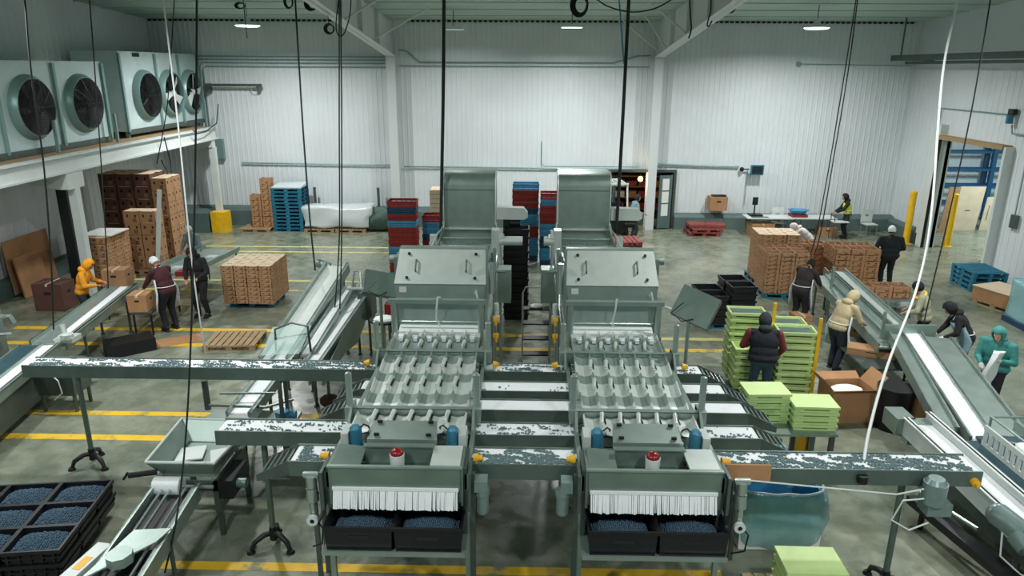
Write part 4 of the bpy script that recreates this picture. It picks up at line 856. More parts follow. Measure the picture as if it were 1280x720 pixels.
MB().box((.2, -.22, .98), (.55, .1, 1.08)).cone((.42, -.15, 1.05), (.42, -.15, 1.15), .12, n=18).build('turn_plate', M['steel_l'], t)
# labeller / head at the left edge
t = thing('labelling_head', 'pale green grey machine head with bent pipes at the left picture edge', 'machine', (-10.6, 13.2, 0))
MB().box((-.75, -.1, .2), (-.1, .5, 1.75)).bevel(.03).build('housing', M['steel'], t); MB().box((-.65, -.75, .2), (-.05, -.15, 1.3)).bevel(.03).build('housing', M['steel'], t)
MB().tube([(.0, .1, 1.1), (.05, .1, 1.4), (.1, .15, 1.5), (.3, .2, 1.5), (.36, .2, 1.35)], .05).tube([(0, -.3, 1.15), (.25, -.2, 1.25), (.4, 0, 1.2)], .035).build('bent_pipe', M['pipe'], t, smooth=True)
MB().cone((.02, -.1, .9), (.02, -.1, 1.3), .07, n=14).cone((.22, -.5, 1.0), (.02, -.5, 1.0), .06, n=12).build('roller', M['steel_l'], t, smooth=True)
MB().box((-.05, -.6, 1.0), (.35, -.3, 1.06)).build('bracket', M['steel_l'], t)
MB().cone((-.3, .2, 1.75), (-.3, .2, 1.85), .1, n=12).build('cap', M['white'], t)
MB().cone((-.3, .2, 1.85), (-.3, .2, 1.98), .03, n=8).build('beacon_stem', M['steel_d'], t)

# right packing line
t = thing('packing_conveyor', 'long double packing conveyor with glassy guards slanting down the right side', 'conveyor', (7.9, 14, 0))
o_ = Vector((-7.9, -14, 0))
slant(t, Vector((7.95, 13.9, .9))+o_, Vector((8.5, 19.3, .98))+o_, .5, .10, 'steel_l', legs=(.5, .93))
slant(t, Vector((7.42, 13.9, .9))+o_, Vector((7.97, 19.0, .94))+o_, .34, .05, 'steel', legs=(.5, .9))
slant(t, Vector((6.95, 9.9, .95))+o_, Vector((7.95, 14.1, 1.12))+o_, .34, .05, 'belt', legs=(.25,))
slant(t, Vector((7.42, 10.0, .96))+o_, Vector((8.38, 13.9, 1.1))+o_, .5, .03, 'steel', legs=(.9,))
slant(t, Vector((6.65, 10.3, .95))+o_, Vector((7.6, 14.0, 1.12))+o_, .22, .03, 'steel')
T_ = slant(t, Vector((7.66, 14.3, 1.2))+o_, Vector((8.12, 18.6, 1.2))+o_, .05, .01, 'steel_l', depth=.05)
for f_, z in ((.3, .9), (3.8, .92)): MB().cone((-.45+f_*.1, f_, 0), (-.45+f_*.1, f_, 1.5), .035, n=10).build('upright', M['steel'], t, smooth=True)
MB().poly([(-.2, .3, 1.22), (.28, 4.6, 1.22), (.12, 4.6, 1.02), (-.36, .3, 1.02), (-.2, .31, 1.23), (.28, 4.61, 1.23), (.12, 4.61, 1.03), (-.36, .31, 1.03)], [(0,1,2,3),(7,6,5,4),(0,4,5,1),(1,5,6,2),(2,6,7,3),(3,7,4,0)]).build('acrylic_guard', M['glass'], t)
MB().box((-.5, .05, .96), (.55, .1, 1.3)).build('end_plate', M['steel'], t)
# sorting table with slotted wall (nearest right)
t = thing('slotted_sorter', 'white walled sorting belt with a row of slots at the lower right edge', 'machine', (6.87, 8.75, -.06))
for x, z, ya, yb in ((-.72, 1.0, -3.2, 1.85), (-.36, 1.08, -3.2, 1.9)):
    MB().box((x-.015, ya, z-.30), (x+.015, yb, z+.02)).box((x-.05, ya, z+.005), (x+.05, yb, z+.02)).build('side_rail', M['white'], t)
MB().box((-.7, -3.2, .9), (-.38, 1.7, .96)).build('belt', M['belt'], t)
sw = MB(); sw.box((-.04, -3.2, 1.26), (-.01, 1.0, 1.34)).box((-.04, -3.2, .95), (-.01, 1.0, 1.08))
for k in range(34): sw.box((-.04, -3.2+k*.125, 1.08), (-.01, -3.2+k*.125+.06, 1.26))
sw.build('slotted_wall', M['white'], t)
MB().box((-.34, -3.2, .98), (-.04, 1.1, 1.02)).build('channel_floor', M['bluebelt'], t)
MB().box((0, -3.2, 1.0), (.75, 1.2, 1.05)).build('belt', M['bluebelt'], t)
MB().box((.75, -3.2, .85), (.79, 1.5, 1.16)).build('side_rail', M['steel'], t); MB().box((.95, -3.2, 1.0), (1.0, 1.5, 1.05)).build('side_rail', M['steel_l'], t)
MB().box((-.7, -3.1, .5), (.75, 1.0, .85)).build('frame', M['steel_d'], t)
for x in (-.68, .7):
    for y in (-3, -1, .9): MB().cone((x, y, 0), (x, y, .5), .04, n=8).build('leg', M['steel_d'], t)
MB().box((-.72, 1.7, .6), (-.3, 1.9, .98)).box((-.85, 1.85, .7), (-.55, 2.3, .98)).build('end_box', M['steel'], t)
MB().tube([(.1, 1.1, 1.42), (.85, 1.1, 1.42), (.85, .2, 1.42), (.1, .2, 1.42), (.1, 1.1, 1.42)], .02, 6).tube([(.1, 1.1, 1.05), (.1, 1.1, 1.42)], .02).tube([(.85, 1.1, 1.05), (.85, 1.1, 1.42)], .02).tube([(.1, .2, 1.05), (.1, .2, 1.42)], .02).tube([(.85, .2, 1.05), (.85, .2, 1.42)], .02).build('cage_frame', M['steel'], t, smooth=True)
for k in range(5): MB().cone((.15, .95-k*.14, 1.1), (.72, .75-k*.14, 1.12), .018, n=8).build('brush_rod', M['pipe'], t, smooth=True)
MB().ell((.45, .6, 1.12), (.2, .28, .07), nu=9, nv=6).build('white_clusters', M['paper'], t)
MB().tube([(.75, .9, 1.12), (1.1, .4, 1.2), (1.15, -1.0, 1.2)], .03).build('air_pipe', M['pipe'], t, smooth=True)
t = thing('conveyor_motor', 'grey motor on the side of the slotted sorting belt at the right edge', 'motor', (6.12, 7.75, .8))
MB().cone((-.1, .28, .12), (.05, -.06, .05), .15, .14, 18).ell((-.1, .28, .12), (.14, .1, .14)).build('motor_can', M['greymotor'], t, smooth=True); MB().cone((.02, -.02, .02), (.04, -.2, -.06), .16, .14, 18).build('gearbox', M['greymotor'], t, smooth=True)
MB().tube([(-.12, .1, 0), (-.15, .0, -.3), (.0, -.2, -.42), (.25, -.4, -.4)], .012).build('cord', M['wcable'], t, smooth=True); MB().box((.1, -.1, -.05), (.2, .1, .1)).build('mount', M['steel_d'], t)
t = thing('floor_rails', 'dark rails running under the slotted sorting belt towards the lower right', 'rail', (5.8, 8.2, 0))
MB().poly([(-.25, 1.0, .42), (-.05, 1.0, .42), (.55, -2.2, .42), (.35, -2.2, .42), (-.25, 1.0, .3), (-.05, 1.0, .3), (.55, -2.2, .3), (.35, -2.2, .3)], [(0,1,2,3),(7,6,5,4),(0,4,5,1),(1,5,6,2),(2,6,7,3),(3,7,4,0)]).build('rail', M['blackp'], t)
for y in (.8, -.8, -2.0): MB().cone((-.1-(y-.8)*.19, y, 0), (-.1-(y-.8)*.19, y, .32), .04, n=8).build('foot', M['black'], t)
MB().cone((-.1, .95, .5), (.22, .1, .5), .03, n=10).build('cylinder', M['pipe'], t, smooth=True)
# overhead ladder between the lines
t = thing('step_ladder', 'light aluminium step stool with handrail between the two sorting lines', 'ladder', (.25, 14.75, 0))
MB().tube([(-.3, -.3, .03), (-.3, .02, 1.68), (-.24, .05, 1.8), (.24, .05, 1.8), (.3, .02, 1.68), (.3, -.3, .03)], .018, 8).build('handrail', M['pipe'], t, smooth=True)
for k, (y, z) in enumerate(((-.2, .35), (-.12, .68), (-.03, 1.0), (.05, 1.3))): MB().box((-.29, y-.1, z), (.29, y+.12, z+.03)).build('step', M['black'], t)
MB().tube([(-.3, .5, .02), (-.28, .1, 1.3), (.28, .1, 1.3), (.3, .5, .02)], .016).build('rear_frame', M['pipe'], t, smooth=True)
tag(MB().ell((.25, 14.82, 1.36), (.16, .1, .055), nu=8, nv=6).build('white_rag', M['paper'], smooth='all'), 'crumpled white cloth on the top step of the stool', 'cloth').location.z = .005
# ================================================================== CARTONS, CRATES, PALLETS
def tray_carton(w, d, h, m, closed=False, th=.012):
    """produce tray: walls with hand holes, raised corners"""
    b = MB(); b.use(M[m]); b.box((-w/2, -d/2, 0), (w/2, d/2, th))
    def wall(L, T):
        hw, hz0, hz1 = L*.11, h*.52, h*.72
        for a, c_, z0, z1 in ((-L/2, L/2, 0, hz0), (-L/2, -L*.25-hw/2, hz0, hz1), (-L*.25+hw/2, L*.25-hw/2, hz0, hz1), (L*.25+hw/2, L/2, hz0, hz1), (-L/2, L/2, hz1, h*.93)):
            b.box((a, -th/2, z0), (c_, th/2, z1), T)
        for s in (-1, 1): b.box((s*L/2-(.0 if s < 0 else L*.16), -th/2, h*.93), (s*L/2+(L*.16 if s < 0 else 0), th/2, h), T)
    for s in (-1, 1):
        wall(w, Matrix.Translation((0, s*(d/2-th/2), 0))); wall(d, Matrix.Translation((s*(w/2-th/2), 0, 0)) @ Matrix.Rotation(pi/2, 4, 'Z'))
    if closed:
        b.use(M['carton_p']).box((-w/2+.004, -d/2+.004, h-.016), (w/2-.004, d/2-.004, h-.002)); b.use(M['carton_in']).box((-w*.2, -.012, h-.002), (w*.2, .012, h))
    else: b.use(M['carton_in']).box((-w/2+th+.003, -d/2+th+.003, th), (w/2-th-.003, d/2-th-.003, h*.5))
    b.use(M['carton_in']).box((w*.06, -d/2-.0015, h*.12), (w*.3, -d/2+.0, h*.44)).box((-w/2-.0015, -d*.1, h*.2), (-w/2, d*.12, h*.44))
    return b
def tray_proto(w, d, h, m, closed=False): return Maker(tag(tray_carton(w, d, h, m, closed).build('produce_carton'), 'carton', 'carton'))
def box_carton(name, w, d, h, m, label, loc, rz=0, tape=True, group=None, z=0, cat='carton', openf=False):
    t = thing(name, label, cat, loc, rz, group)
    if openf:
        b = MB(); b.box((-w/2, -d/2, 0), (w/2, d/2, .01))
        for s in (-1, 1): b.box((s*w/2-.006, -d/2, 0), (s*w/2+.006, d/2, h)).box((-w/2, s*d/2-.006, 0), (w/2, s*d/2+.006, h))
        b.build('body', M[m], t)
        for s in (-1, 1):
            MB(Matrix.Translation((s*w/2, 0, h)) @ Matrix.Rotation(s*.7, 4, 'Y')).box((-.005, -d/2, 0), (.005, d/2, w*.4)).build('flap', M[m], t)
            MB(Matrix.Translation((0, s*d/2, h)) @ Matrix.Rotation(-s*1.1, 4, 'X')).box((-w/2, -.005, 0), (w/2, .005, d*.35)).build('flap', M[m], t)
        MB().ell((0, 0, h*.8), (w*.42, d*.42, h*.18), nu=10, nv=6).build('liner', M['paper'], t)
    else:
        MB().box((-w/2, -d/2, 0), (w/2, d/2, h)).bevel(.006, 1).build('body', M[m], t)
        if tape: MB().box((-.03, -d/2-.001, h-.06), (.03, d/2+.001, h+.0015)).build('tape', M['carton_p'], t)
        MB().box((-w*.12, -d/2-.0015, h*.6), (w*.12, -d/2, h*.72)).box((w/2, -d*.12, h*.6), (w/2+.0015, d*.12, h*.72)).build('hand_hole', M['dark'], t)
    return t
def pallet(m, w=1.2, d=1.0, h=.14):
    t = thing('pallet', 'pallet', 'pallet')
    b = MB(); n = 8
    for k in range(n):
        x = -w/2+k*(w+.03)/n; b.box((x, -d/2, h-.02), (x+w/n-.03, d/2, h))
    b.build('deck_boards', M[m], t)
    for y in (-d/2+.05, 0, d/2-.05):
        b = MB(); b.box((-w/2, y-.05, h-.04), (w/2, y+.05, h-.02)).box((-w/2, y-.05, 0), (w/2, y+.05, .02))
        for x in (-w/2+.07, 0, w/2-.07): b.box((x-.07, y-.045, .02), (x+.07, y+.045, h-.04))
        b.build('stringer', M[m], t)
    return t
PW, PB, PR = Maker(pallet('wood')), Maker(pallet('bluepaint')), Maker(pallet('redpaint'))
def stack(mk, cx, cy, z0, w, d, h, nx, ny, nz, rz, label, grp, side=1, jit=.004, mat_='carton'):
    """cartons the photo can show are objects; the hidden heart of the block is one object"""
    core = MB(); nc = 0; c, s = cos(rz), sin(rz)
    for k in range(nz):
        for j in range(ny):
            for i in range(nx):
                x, y = (i-(nx-1)/2)*w, (j-(ny-1)/2)*d
                if not (j == 0 or k == nz-1 or i == (nx-1 if side > 0 else 0)):
                    core.box((cx-nx*0+x-w/2+.01, cy+y-d/2+.01, z0+k*h), (cx+x+w/2-.01, cy+y+d/2-.01, z0+k*h+h-.01)); nc += 1; continue
                l = label + ', ' + ('top' if k == nz-1 else LAY[k]) + ' layer'
                if nx > 1: l += ', ' + (['left', 'right'] if nx == 2 else ['left', 'middle', 'right'] if nx == 3 else ['left', 'inner left', 'inner right', 'right'])[i]
                if ny > 1: l += ', ' + (['near', 'far'] if ny == 2 else ['near', 'middle', 'far'])[j]
                mk.put((cx+c*x-s*y+random.uniform(-jit, jit), cy+s*x+c*y+random.uniform(-jit, jit), z0+k*h), rz+random.uniform(-1, 1)*jit, l, grp)
    if nc:
        o = core.build('carton_core', M[mat_]); o.data.transform(Matrix.Translation((-cx, -cy, 0))); o.location = (cx, cy, 0); o.rotation_euler = (0, 0, rz)
        tag(o, 'inner cartons enclosed by the ' + grp.replace('cartons ', ''), 'cartons', None, 'stuff')
# --- square block of closed cartons on a blue pallet, left of centre
P1 = tray_proto(.335, .44, .118, 'carton', True)
for i, (x, y) in enumerate(((-7.48, 19.05),)):
    PB.put((x, y, 0), 0, 'dark blue pallet under the square block of cartons')
stack(P1, -7.48, 19.05, .141, .337, .443, .119, 4, 3, 9, 0, 'closed carton in the square block', 'cartons in the square block', jit=.002)
# --- empty wooden pallet on the floor
PW.put((-6.87, 15.85, 0), R(4), 'empty raw wood pallet lying on the floor left of the triple incline')
# --- small leaning cartons on pallet, stack of blue pallets, white bundle
PW.put((-10.75, 28.25, 0), 0, 'pale wood pallet under the tall thin carton stack by the back wall')
P2 = tray_proto(.42, .38, .215, 'carton_r', False)
stack(P2, -10.75, 28.3, .141, .42, .38, .217, 1, 1, 6, .05, 'brown carton in the shorter column by the back wall', 'cartons by the back wall')
stack(P2, -10.3, 28.3, .141, .42, .38, .217, 1, 1, 9, 0, 'brown carton in the tall thin column beside blue pallets', 'cartons by the back wall')
for k in range(12): PB.put((-9.45+random.uniform(-.015, .015), 28.45, k*.1445), random.uniform(-.015, .015), 'blue pallet in the tall pile at the back wall, %s' % ('top one' if k == 11 else LAY[k]+' one up'), 'blue pallets piled at the back wall')
tag(MB().poly([(-10.02, 27.95, 1.78), (-8.85, 27.95, 1.78), (-8.85, 28.95, 1.86), (-10.02, 28.95, 1.82), (-10.02, 27.95, 1.74), (-8.85, 27.95, 1.74), (-8.85, 28.95, 1.74), (-10.02, 28.95, 1.74)], [(0,1,2,3),(7,6,5,4),(0,4,5,1),(1,5,6,2),(2,6,7,3),(3,7,4,0)]).build('cover_sheet', M['film']), 'crumpled clear film sheet covering the top of the blue pallet pile', 'film')
def soft(mb, amp, s, seed=0):
    from mathutils import noise
    for v in mb.bm.verts:
        n = noise.noise_vector(v.co*s+Vector((seed, 0, 0))); v.co += n*amp
    return mb
def gridbox(a, b, n=(14, 8, 6)):
    mb = MB(); (x0, y0, z0), (x1, y1, z1) = a, b
    mb.box(a, b); bmesh.ops.subdivide_edges(mb.bm, edges=mb.bm.edges[:], cuts=9, use_grid_fill=True); return mb
PW.put((-8.2, 28.3, 0), 0, 'wood pallet under the left half of the white wrapped bundle'); PW.put((-6.95, 28.3, 0), 0, 'wood pallet under the right half of the white wrapped bundle')
sb = gridbox((-8.8, 27.85, .2), (-6.2, 28.85, .98)); 
for v in sb.bm.verts: v.co.z -= .0; v.co.x += (.12 if v.co.z > .6 and v.co.x > -6.5 else 0)
tag(soft(sb, .09, 1.8).build('wrapped_bundle', M['film'], smooth='all'), 'long white plastic wrapped bundle on pallets at the back wall', 'bundle').location.z = .02
g_ = gridbox((-6.25, 27.95, 0), (-5.3, 28.7, .8)); tag(soft(g_, .16, 2.2, 3).build('tarp_pile', M['foliage'], smooth='all'), 'grey green crumpled tarp heap right of the white bundle', 'tarp').location.z = .1
for x, l in ((-8.62, 'left'), (-6.02, 'right')): tag(MB().box((x-.05, 29.0, 0), (x+.05, 29.06, 1.62)).build('upright_board', M['steel_d']), 'thin grey board standing behind the %s end of the white bundle' % l, 'board')
# --- red and blue crates
def slat_crate(m, w=.84, d=.5, h=.2):
    t = thing('stack_crate', 'crate', 'crate'); b = MB(); b.box((-w/2, -d/2, 0), (w/2, d/2, .015))
    for s in (-1, 1):
        for z0, z1, o in ((0, .05, .0), (.065, .11, .004), (.125, h, .014)):
            b.box((-w/2-o, s*(d/2+o)-.009, z0), (w/2+o, s*(d/2+o)+.009, z1)).box((s*(w/2+o)-.009, -d/2-o, z0), (s*(w/2+o)+.009, d/2+o, z1))
        for k in range(6): x = -w/2+.02+k*(w-.04)/5; b.box((x-.012, s*d/2-.012, 0), (x+.012, s*d/2+.012, h))
        for k in range(4): y = -d/2+.02+k*(d-.04)/3; b.box((s*w/2-.012, y-.012, 0), (s*w/2+.012, y+.012, h))
    b.build('bin', M[m], t); MB().box((-w/2-.02, -d/2-.02, h-.025), (w/2+.02, -d/2-.0, h)).build('lip', M[m], t); MB().box((-w/2-.02, d/2, h-.025), (w/2+.02, d/2+.02, h)).build('lip', M[m], t); return t
CRT = {k: Maker(slat_crate(k)) for k in ('redp', 'bluep', 'navyp')}
def cstack(x, y, cols, label, grp, rz=0):
    for k, c_ in enumerate(cols):
        CRT[c_].put((x+random.uniform(-.01, .01), y+random.uniform(-.01, .01), k*.203), rz, '%s crate in %s, %s up' % ({'redp': 'red', 'bluep': 'light blue', 'navyp': 'navy'}[c_], label, lay(k, len(cols))), grp)
r, b_, n_ = 'redp', 'bluep', 'navyp'
cstack(-3.78, 21.75, [b_, r, r, n_, b_, r, r, r, b_, r, n_, r], 'the tall pile left of the left tower', 'red and blue crates at the left tower')
cstack(-2.85, 22.6, [r, n_, r, r, r, n_, b_, b_, r], 'the shorter pile behind the left tower', 'red and blue crates at the left tower')
cstack(-.02, 24.0, [n_, b_, b_, b_, r, r, b_, b_, n_, r, r, r, b_], 'the pile midway between the two towers', 'red and blue crates between the towers')
cstack(.9, 23.4, [n_, b_, b_, n_, n_, b_, b_, r, r, r, b_, r], 'the pile touching the right tower', 'red and blue crates between the towers')
PW.put((-2.9, 24.8, 0), 0, 'wood pallet behind the left crates')
g_ = MB()
for k in range(14): g_.box((-3.3, 24.4, .145+k*.155), (-2.45, 25.2, .145+k*.155+.14))
tag(g_.build('beige_sheet_pile', M['carton_p']), 'beige layered cardboard pile behind the red and blue crates', 'cardboard')
# --- black lugs
BL2 = Maker(crate('black_crate', 'blackp', .64, .52, .19, rib=False)); 
for k in range(13): BL2.put((-.24+random.uniform(-.01, .01), 18.0+random.uniform(-.01, .01), k*.186), random.uniform(-.02, .02), 'black crate in the tall tower between the sorting lines, %s up' % lay(k, 13), 'black crates in the tall tower')
for i, (x, n) in enumerate(((2.45, 7), (3.12, 6))):
    for k in range(n): BL2.put((x, 20.2+.2*i, .145+k*.186), .04*i, 'black crate behind the right hood, %s pile, %s up' % (('left', 'right')[i], lay(k, n)), 'black crates behind the right hood')
PW.put((2.8, 20.3, 0), 0, 'pallet under the black crates behind the right hood')
for k in range(2): PR.put((3.15, 23.3, .62+k*.145), .1, 'red pallet standing near the lit doorway, %s' % ('upper', 'lower')[1-k]); 
tag(MB().box((2.8, 23.0, 0), (3.7, 23.7, .6)).bevel(.02).build('red_bin', M['redp']), 'red orange bin under the red pallets near the lit doorway', 'bin')
PB.put((5.2, 17.8, 0), .1, 'blue pallet under the black crates in front of the right boxes')
PB.put((4.45, 17.6, .0), .1, 'blue pallet under the left black crates')  if False else None
for i, (x, y, n) in enumerate(((4.75, 17.45, 4), (4.72, 18.0, 4), (5.5, 17.65, 5), (5.45, 18.25, 5))):
    for k in range(n): BL2.put((x, y, .141+k*.186), .06, 'black crate right of the right terminal, %s pile, %s up' % (('front left', 'back left', 'front right', 'back right')[i], lay(k, n)), 'black crates by the right boxes')
# bottom left block of berry lugs
PB.put((-6.9, 8.05, 0), .13, 'dark pallet under the berry lugs at the lower left corner')
mm = mound_mesh(.6, .42, .12, .017, 8); BL3 = Maker(crate('berry_lug', 'blackp', .68, .52, .20))
for i in range(3):
    for j in range(3):
        for k in range(2):
            a = .13; x, y = (i-1)*.70, (j-1)*.54; X, Y = -6.9+cos(a)*x-sin(a)*y, 8.15+sin(a)*x+cos(a)*y
            nm = '%s %s' % (('near', 'middle', 'far')[j], ('left', 'centre', 'right')[i])
            BL3.put((X, Y, .141+k*.205), a, 'black lug at the lower left corner, %s, %s layer' % (nm, ('lower', 'upper')[k]), 'black berry lugs at the lower left')
            if k: mound_obj((X, Y, .141+.205+.09), a, 'blueberries filling the %s lug of the lower left block' % nm, 'berries in the lower left lugs', mm, 'blueberry_fill')
# --- back wall right part: table and things
def folding_table(label, x, y, w, d, rz, h=.74):
    t = thing('folding_table', label, 'table', (x, y, 0), rz); MB().box((-w/2, -d/2, h-.04), (w/2, d/2, h)).bevel(.012).build('tabletop', M['white'], t)
    for s in (-1, 1):
        for q in (-1, 1): MB().cone((s*(w/2-.25), q*(d/2-.08), 0), (s*(w/2-.35), q*(d/2-.1), h-.04), .018, n=8).build('leg', M['steel_d'], t)
        MB().tube([(s*(w/2-.3), -d/2+.1, .3), (s*(w/2-.1), 0, .55), (s*(w/2-.4), 0, h-.05)], .014).build('brace', M['black'], t, smooth=True)
folding_table('long white folding table on the left by the back wall', 9.55, 28.25, 1.8, .8, 0); folding_table('second white folding table next to the yellow vest worker', 11.3, 28.3, 1.7, .8, 0)
t = thing('desktop_scale', 'dark weighing scale with a post display on the white table', 'scale', (9.1, 28.4, .74)); MB().box((-.25, -.2, 0), (.25, .2, .06)).bevel(.01).build('plate', M['black'], t); MB().cone((0, .15, .06), (0, .15, .5), .03, n=8).build('post', M['black'], t); MB().box((-.1, .12, .4), (.1, .18, .7)).bevel(.01).build('display', M['black'], t)
tag(MB().box((8.85, 27.95, .74), (9.5, 28.1, .76)).build('keyboard', M['steel_d']), 'dark strip like keyboard lying at the table front edge', 'keyboard')
for i, (x, y, rz, l) in enumerate(((10.1, 28.5, 0, 'white chair back showing behind the long white table'), (13.6, 28.3, .15, 'white plastic chair at the right end near the corner'))):
    t = thing('plastic_chair', l, 'chair', (x, y, 0), rz)
    MB().box((-.24, -.22, .44), (.24, .22, .47)).bevel(.01).build('seat', M['white'], t)
    bk = MB(); bk.box((-.24, .22, .5), (.24, .25, .72)).box((-.24, .22, .8), (.24, .25, 1.0)).box((-.24, .22, .72), (-.08, .25, .8)).box((.08, .22, .72), (.24, .25, .8)); bk.build('backrest', M['white'], t)
    for sx in (-1, 1):
        for sy in (-1, 1): MB().cone((sx*.24, sy*.22, 0), (sx*.2, sy*.18, .45), .018, n=8).build('leg', M['steel'], t)
t = thing('serving_basket', 'round light blue basin sitting on a red tray on the white table', 'basin', (10.75, 28.3, .84)); bb = MB()
N = 28; pr = [(.24, 0), (.36, .14), (.40, .15), (.40, .17), (.34, .16), (.22, .02), (0.001, .02)]
v = [(cos(2*pi*a/N)*r_, sin(2*pi*a/N)*r_*.8, z) for a in range(N) for r_, z in pr]; bb.poly(v, [(a*7+j, ((a+1) % N)*7+j, ((a+1) % N)*7+j+1, a*7+j+1) for a in range(N) for j in range(6)]); bb.build('bowl', M['bluep'], t, smooth=True); MB().ell((0, 0, .1), (.34, .27, .08), nu=20, nv=8).build('blue_cloth', M['bluep'], t, smooth='all')
tag(MB().box((10.45, 28.05, .742), (11.05, 28.55, .84)).bevel(.01).build('red_tray', M['redp']), 'flat red brown tray under the blue basin on the white table', 'tray')
t = thing('work_stool', 'steel step frame standing in front of the yellow vest worker', 'stool', (12.1, 27.55, 0))
MB().box((-.3, -.2, .68), (.3, .2, .71)).build('seat', M['white'], t)
for s in (-1, 1): MB().tube([(s*.28, -.18, 0), (s*.28, -.18, 1.0), (s*.28, .18, 1.0), (s*.28, .18, 0)], .018).build('frame', M['steel_d'], t)
box_carton('carton_box', .7, .5, .55, 'carton', 'brown carton with dark items on top standing on the green kerb', (7.75, 29.1, .83), 0, tape=False)
tag(MB().box((7.5, 28.95, 1.385), (8.05, 29.2, 1.44)).bevel(.01).build('black_tool', M['black']), 'black tool lying on the carton on the green kerb', 'tool')
box_carton('carton_box', .9, .6, .5, 'carton_r', 'brown box stored under the left white table', (9.3, 28.2, 0), .05, openf=False)
box_carton('carton_box', .7, .5, .36, 'carton', 'low brown box under the right white table near the worker', (11.9, 28.2, 0), -.1)
for k in range(2): PR.put((7.0+.1*k, 28.3, .145*k), .02+.1*k, 'red brown pallet lying by the back wall, %s of two' % ('lower', 'upper')[k])
for i, (x, w_) in enumerate(((6.85, .5), (7.5, .6))): tag(soft(gridbox((x-.4, 28.05, .30), (x+.4, 28.7, .42)), .03, 3, i).build('red_sack', M['redpaint'], smooth='all'), 'reddish folded sack on the red pallets, %s one' % ('left', 'right')[i], 'sack')
box_carton('carton_box', .45, .3, .22, 'carton_p', 'small tan box behind the red sacks at the back wall', (7.0, 28.95, 0), 0)
# --- right pallets of open produce trays
P3 = tray_proto(.40, .33, .12, 'carton', False); P4 = tray_proto(.40, .33, .12, 'carton', True)
a = R(-3)
for i, (x, y) in enumerate(((7.45, 20.35), (7.6, 21.9))): PB.put((x, y, 0), a, 'blue pallet under the %s half of the big carton block on the right' % ('near', 'far')[i])
stack(P3, 7.45, 20.35, .141, .405, .335, .121, 3, 3, 10, a, 'carton in the near half of the big right block', 'cartons in the near half of the big right block', -1)
stack(P4, 7.6, 21.6, .141, .405, .335, .121, 3, 3, 12, a, 'lidded carton in the far half of right block', 'lidded cartons in the far half of the big right block', -1)
P5 = tray_proto(.42, .52, .17, 'carton_r', False)
PB.put((9.65, 20.9, 0), 0, 'blue pallet under the wide cartons beside the dark jacket worker')
stack(P5, 9.65, 20.9, .141, .42, .53, .172, 3, 2, 7, R(-4), 'wide carton beside the dark jacket worker', 'wide cartons beside the dark jacket worker', -1)
stack(P5, 8.85, 22.0, .141, .42, .53, .172, 2, 1, 6, R(-4), 'wide carton behind the big right block', 'wide cartons behind the big right block', -1)
PW.put((8.9, 22.1, 0), 0, 'wood pallet under the wide cartons behind the right block')
t = thing('roller_stand', 'steel bench carrying the cartons across the right conveyor', 'bench', (9.5, 18.65, 0)); MB().box((-.75, -.42, .46), (.75, .42, .5)).build('top', M['steel'], t)
for sx in (-1, 1):
    for sy in (-1, 1): MB().cone((sx*.7, sy*.38, 0), (sx*.7, sy*.38, .46), .025, n=8).build('leg', M['steel_d'], t)
P6 = tray_proto(.45, .5, .16, 'carton_r', False)
stack(P6, 9.5, 18.65, .5, .46, .52, .162, 3, 1, 2, R(-2), 'carton on the bench behind the conveyor', 'cartons on the bench behind the conveyor')
tag(MB().ell((10.3, 19.1, .16), (.3, .2, .16), nu=12, nv=8).build('film_bundle', M['film'], smooth='all'), 'bundle of clear film on the floor right of the bench', 'film')
# loose boxes under the right conveyor
box_carton('carton_box', .8, .55, .65, 'carton_r', 'open brown box with white liner on the floor left of the right conveyor', (6.05, 12.5, 0), .1, openf=True)
box_carton('carton_box', .6, .6, .7, 'carton_r', 'large brown box under the lower right conveyor beside the black drum', (7.35, 12.05, 0), -.15)
box_carton('carton_box', .9, .4, .14, 'carton', 'flat pallet shaped carton tilted on the shelf under the right conveyor', (7.25, 14.2, .6), -.4, tape=False)
t = thing('low_shelf', 'dark low shelf under the right conveyor', 'shelf', (7.25, 14.3, 0)); MB().box((-.45, -.9, .56), (.45, .9, .6)).build('shelf_board', M['steel_d'], t)
for sx in (-1, 1):
    for sy in (-1, 1): MB().cone((sx*.4, sy*.8, 0), (sx*.4, sy*.8, .56), .025, n=8).build('leg', M['black'], t)
box_carton('carton_box', .42, .4, .42, 'carton_r', 'small brown box standing beside the apron worker left of conveyor', (6.95, 17.3, 0), .1)
box_carton('carton_box', .5, .45, .6, 'carton', 'brown box under the upper right conveyor near the hanging cables', (7.9, 16.4, 0), -.2)
t = thing('waste_drum', 'black plastic drum standing under the right conveyor', 'drum', (6.75, 12.1, 0)); MB().cone((0, 0, 0), (0, 0, .8), .27, .3, 26).build('body', M['blackp'], t, smooth=True); MB().cone((0, 0, .76), (0, 0, .82), .315, n=26).build('rim', M['blackp'], t, smooth=True)
tag(soft(gridbox((6.45, 13.1, 0), (6.75, 13.35, .28)), .06, 5).build('white_sack', M['film'], smooth='all'), 'small white plastic scrap on the floor beside the beige worker', 'sack').location.z = .05
